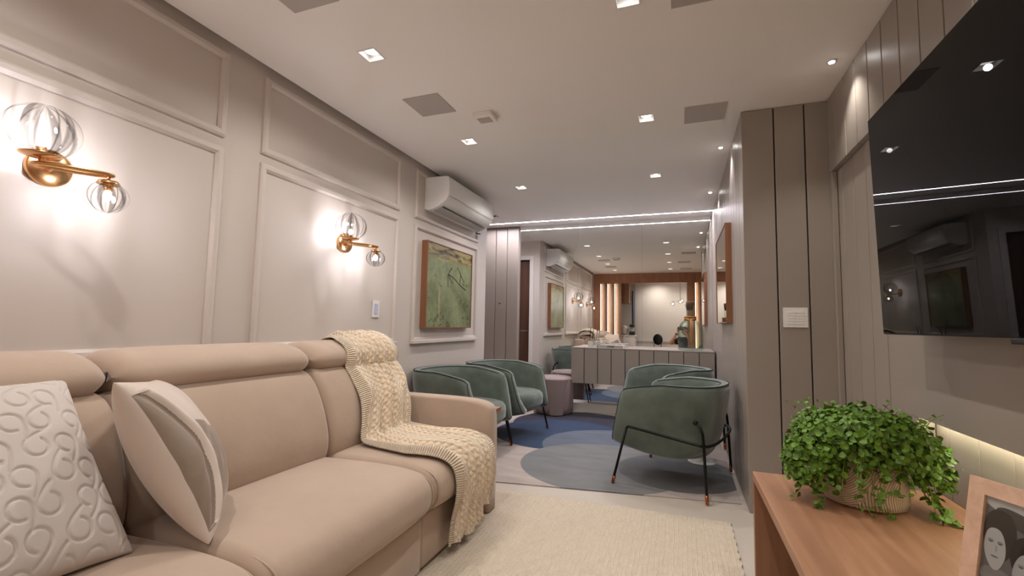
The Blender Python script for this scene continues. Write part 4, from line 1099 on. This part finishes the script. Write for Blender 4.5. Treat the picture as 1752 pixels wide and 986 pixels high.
bm = bmesh.new(); lathe(bm, [(.02, .414), (.13, .416), (.135, .424), (.13, .432)], 36); from_bm('tabletop', bm, M['white'], tt, True)

# ------------------------------------------------------------------ kitchen things seen in the mirror
kc = thing('upper_cabinet', 'light wood kitchen wall cabinet seen in the mirror beyond the slats', 'cabinet', (0, 0, 0))
bx('body', -1.75, -1.31, -1.10, -.60, 1.77, 2.46, M['oakx'], kc, .002); bx('door', -1.74, -1.535, -.60, -.582, 1.78, 2.45, M['oakx'], kc, .002); bx('door', -1.528, -1.32, -.60, -.582, 1.78, 2.45, M['oakx'], kc, .002)
fr = thing('standing_panel', 'tall narrow navy panel edge beside the kitchen cabinet, seen in mirror', 'panel', (0, 0, 0))
bx('panel', -1.275, -1.235, -1.5, -1.0, 0, 2.14, mat('navy_lacquer', srgb(24, 34, 84), .3), fr, .003)
ww = bx('wall_kitchen_screen', -1.23, .19, -1.62, -1.55, 0, ZC, mat('kitchen_wall_paint', srgb(232, 222, 212), .6), kind=S)
bx('trim_23', -1.20, .90, -1.55, -1.53, .70, .75, M['whitematte'], kind=S)
kt = thing('kitchen_counter', 'low pale kitchen counter behind the photographer, seen in the mirror', 'counter', (0, 0, 0))
bx('carcass', -1.80, -1.15, -.95, -.50, 0, .86, M['whitematte'], kt, .003); bx('worktop', -1.82, -1.13, -.97, -.48, .86, .89, M['whitematte'], kt, .003)
cm = thing('coffee_machine', 'black and white coffee machine on the kitchen counter, seen in mirror', 'coffee machine', (-1.24, -.72, .89))
bx('body', -.07, .07, -.12, .12, 0, .10, M['blackp'], cm, .01); bx('column', -.05, .05, -.10, .02, .10, .24, M['white'], cm, .01); bx('head', -.06, .06, -.10, .12, .22, .30, M['blackp'], cm, .012)
bm = bmesh.new(); lathe(bm, [(.026, 0), (.032, .06), (.034, .065)], 20); o = from_bm('cup', bm, M['white'], cm, True); o.location = (0, .07, .10)
va = thing('cloth_bundle', 'crumpled white cloth bundle on the kitchen counter, seen in mirror', 'towel', (-1.47, -.72, .89))
bm = bmesh.new(); bmesh.ops.create_icosphere(bm, subdivisions=4, radius=.13)
for v in bm.verts:
    v.co.z = max(-.13, v.co.z); s_ = 1+.12*math.sin(22*v.co.x+9*v.co.y)+.08*math.sin(31*v.co.z-12*v.co.y); v.co = Vector((v.co.x*s_*.9, v.co.y*s_, (v.co.z+.13)*.95*s_))
from_bm('cloth', bm, M['cushw'], va, True)
dc = thing('dining_chair', 'black dining chair with round back in the kitchen, seen in the mirror', 'chair', (-.62, -1.02, 0), R(10))
bm = bmesh.new(); lathe(bm, [(.03, -.02), (.13, -.02), (.155, 0), (.13, .02), (.03, .02)], 28); o = from_bm('backrest', bm, M['blackp'], dc, True); o.rotation_euler = (R(90), 0, R(20)); o.location = (0, -.2, .78)
bm = bmesh.new(); lathe(bm, [(.17, .42), (.20, .43), (.20, .46), (.17, .475)], 28); from_bm('seat', bm, M['blackp'], dc, True)
for x, y in ((-.17, -.17), (.17, -.17), (-.17, .17), (.17, .17)): tb('leg', [(x*.8, y*.8, .43), (x, y, 0)], .011, M['black'], dc, 8)
for x in (-.1, .1): tb('back_post', [(x*.9, -.14, .44), (x, -.2, .72)], .009, M['black'], dc, 8)
# chandelier
cl = thing('globe_chandelier', 'brass chandelier with clear glass globes behind the photographer', 'chandelier', (.02, -.95, 1.84))
tb('hanging_rod', [(0, 0, 0), (0, 0, ZC-1.84)], .006, M['brass'], cl); bm = bmesh.new(); lathe(bm, [(.05, ZC-1.84-.02), (.05, ZC-1.84)], 24); from_bm('canopy', bm, M['brass'], cl, True)
for k_, (x, y, z) in enumerate(((-.20, .02, -.07), (.0, .10, -.02), (.16, -.05, -.09), (.05, -.16, .03))):
    tb('arm', [(0, 0, 0), (x, y, 0), (x, y, z*.4)], .006, M['brass'], cl)
    bm = bmesh.new(); bmesh.ops.create_uvsphere(bm, u_segments=14, v_segments=10, radius=.014); o = from_bm('bulb', bm, M['chandelier_bulb'], cl, True); o.location = (x, y, z)
    bm = bmesh.new(); bmesh.ops.create_uvsphere(bm, u_segments=28, v_segments=16, radius=.062); o = from_bm('glass_globe', bm, M['clear'], cl, True); o.location = (x, y, z)
for x, y in ((-.6, -1.1), (-.6, -2.4), (1.0-.4, -2.4), (.6, -1.0)):
    spot_light('kitchen_glow', (x, y, ZC-.03), 42, 150, 1, WARM, .05)
# hall light
spot_light('hall_glow', (-2.9, 5.6, ZC-.02), 4, 150, 1, NEUT, .04)

# ------------------------------------------------------------------ the photographer, seen only in the mirror
def skin_chain(name, verts, edges, radii, m, parent=None, root=0, sub=2):
    me = bpy.data.meshes.new(name); me.from_pydata(verts, edges, []); me.update()
    o = link(name, me, m, parent)
    sk = o.modifiers.new('skin', 'SKIN'); sk.use_smooth_shade = True
    d = me.skin_vertices[0].data
    for i, r in enumerate(radii): d[i].radius = (r, r) if not isinstance(r, tuple) else r; d[i].use_root = (i == root)
    subsurf(o, sub); return o
def photographer():
    t = thing('person', 'crouching photographer in a black shirt raising a camera, seen in the mirror', 'person', (0, 0, 0))
    # skeleton: pelvis, spine, neck, arms, legs (kneeling, sitting on the heels)
    V = [(.22, -.52, .27), (.20, -.50, .42), (.17, -.45, .60), (.15, -.42, .76), (.14, -.40, .84),      # 0-4 spine
         (.00, -.40, .80), (-.25, -.30, .70), (-.15, -.20, .84), (-.06, -.16, 1.00),                     # 5-8 left arm (viewer's left): shoulder elbow mid wrist
         (.29, -.42, .80), (.36, -.34, .62), (.24, -.22, .82), (.10, -.17, 1.02),                       # 9-12 right arm
         (.12, -.50, .25), (.02, -.14, .13), (.05, -.44, .07), (.08, -.62, .055), (.10, -.68, .05),       # 13-17 leg
         (.34, -.50, .25), (.42, -.14, .13), (.40, -.44, .07), (.38, -.62, .055), (.37, -.68, .05)]
    E = [(0, 1), (1, 2), (2, 3), (3, 4), (3, 5), (5, 6), (6, 7), (7, 8), (3, 9), (9, 10), (10, 11), (11, 12), (0, 13), (13, 14), (14, 15), (15, 16), (16, 17), (0, 18), (18, 19), (19, 20), (20, 21), (21, 22)]
    rad = [.14, .125, .125, .105, .050, .055, .042, .038, .028, .055, .042, .038, .028, .10, .062, .045, .04, .03, .10, .062, .045, .04, .03]
    skin_chain('body', V, E, rad, M['skin'], t)
    skin_chain('shirt', [(.22, -.52, .30), (.20, -.50, .42), (.17, -.45, .60), (.15, -.42, .77), (.00, -.40, .80), (-.16, -.335, .735), (.29, -.42, .80), (.34, -.365, .68)], [(0, 1), (1, 2), (2, 3), (3, 4), (4, 5), (3, 6), (6, 7)], [.160, .152, .165, .160, .094, .074, .094, .070], M['shirt'], t)
    skin_chain('trousers', [(.22, -.52, .27), (.12, -.50, .25), (.02, -.14, .13), (.05, -.44, .075), (.34, -.50, .25), (.42, -.14, .13), (.40, -.44, .075)], [(0, 1), (1, 2), (2, 3), (0, 4), (4, 5), (5, 6)], [.15, .115, .074, .056, .115, .074, .056], M['jeans'], t)
    # head with face, turned towards the camera body
    bm = bmesh.new(); bmesh.ops.create_uvsphere(bm, u_segments=28, v_segments=20, radius=1)
    for v in bm.verts:
        x, y, z = v.co; fr_ = max(0, y); jaw = 1-.22*max(0, -z)
        v.co = Vector((x*.075*jaw, y*.092*(1-.10*max(0, -z)), z*.113))
        if fr_ > .85 and -.25 < z < .18 and abs(x) < .22: v.co.y += .016*(1-abs(x)/.22)       # nose
        if fr_ > .8 and .05 < z < .30 and .2 < abs(x) < .5: v.co.y -= .006                      # eye sockets
    h = from_bm('head', bm, M['skin'], t, True); h.location = (.13, -.33, 1.03); h.rotation_euler = (0, 0, R(8))
    for sx_ in (-1, 1):
        bm = bmesh.new(); bmesh.ops.create_uvsphere(bm, u_segments=10, v_segments=8, radius=.011); o = from_bm('eye', bm, M['white'], h, True); o.location = (sx_*.028, .078, .018)
        bm = bmesh.new(); bmesh.ops.create_uvsphere(bm, u_segments=12, v_segments=8, radius=.024, matrix=Matrix.Diagonal((.4, .8, 1.3, 1))); o = from_bm('ear', bm, M['skin'], h, True); o.location = (sx_*.076, 0, -.005)
    bx('mouth', -.022, .022, .075, .084, -.056, -.048, mat('lips', srgb(168, 92, 84), .5), h, .003)
    bm = bmesh.new(); bmesh.ops.create_uvsphere(bm, u_segments=28, v_segments=20, radius=1)
    bmesh.ops.delete(bm, geom=[v for v in bm.verts if (v.co.y > .45 and v.co.z < .45) or v.co.z < -.55], context='VERTS')
    for v in bm.verts: v.co = Vector((v.co.x*.083, v.co.y*.100-.004, v.co.z*.124+.004))
    hr = from_bm('hair', bm, M['hair'], h, True)
    so = hr.modifiers.new('thickness', 'SOLIDIFY'); so.thickness = .008
    # watch
    bm = bmesh.new(); lathe(bm, [(.033, -.012), (.036, 0), (.033, .012)], 20, cap0=False, cap1=False); o = from_bm('wristwatch', bm, M['blackp'], t, True); o.location = (-.082, -.168, .962); o.rotation_euler = (R(-18), R(28), 0)
    # hands: palm, four curled fingers and a thumb closing on the camera grip
    for sgn, wx, wy, wz in ((-1, -.06, -.16, 1.00), (1, .10, -.17, 1.02)):
        cxm = .02
        V2 = [(wx, wy, wz), (wx*.85+.15*cxm, wy+.015, wz+.045), (wx*.7+.3*cxm, wy+.02, wz+.08)]; E2 = [(0, 1), (1, 2)]; R2 = [.024, .032, .028]
        for f_, (dz, ln_) in enumerate(((.030, .9), (.012, 1.0), (-.006, .95), (-.022, .75))):
            b0 = len(V2); d_ = -sgn
            V2 += [(wx*.72, wy+.045*ln_, wz+.075+dz), (wx*.60, wy+.085*ln_, wz+.080+dz), (wx*.60+d_*.02*ln_, wy+.095*ln_, wz+.078+dz)]
            E2 += [(2, b0), (b0, b0+1), (b0+1, b0+2)]; R2 += [.0095, .0085, .0075]
        b0 = len(V2); V2 += [(wx*.55, wy+.01, wz+.07), (wx*.40, wy+.012, wz+.085)]; E2 += [(1, b0), (b0, b0+1)]; R2 += [.011, .009]
        skin_chain('hand', V2, E2, R2, M['skin'], t, 0, 1)
    return t
photographer()
pc = thing('camera_body', 'black photo camera held up by the crouching photographer, seen in mirror', 'camera', (0.02, -.13, 1.10), YAW)
bx('housing', -.068, .068, -.02, .03, -.045, .045, M['blackp'], pc, .008); bx('viewfinder', -.025, .025, -.02, .02, .045, .068, M['blackp'], pc, .006)
bm = bmesh.new(); lathe(bm, [(.034, 0), (.036, .05), (.038, .068), (.030, .068), (.026, .05)], 28); o = from_bm('lens', bm, M['blackp'], pc, True); o.rotation_euler = (R(-90), 0, 0); o.location = (-.01, .028, 0)
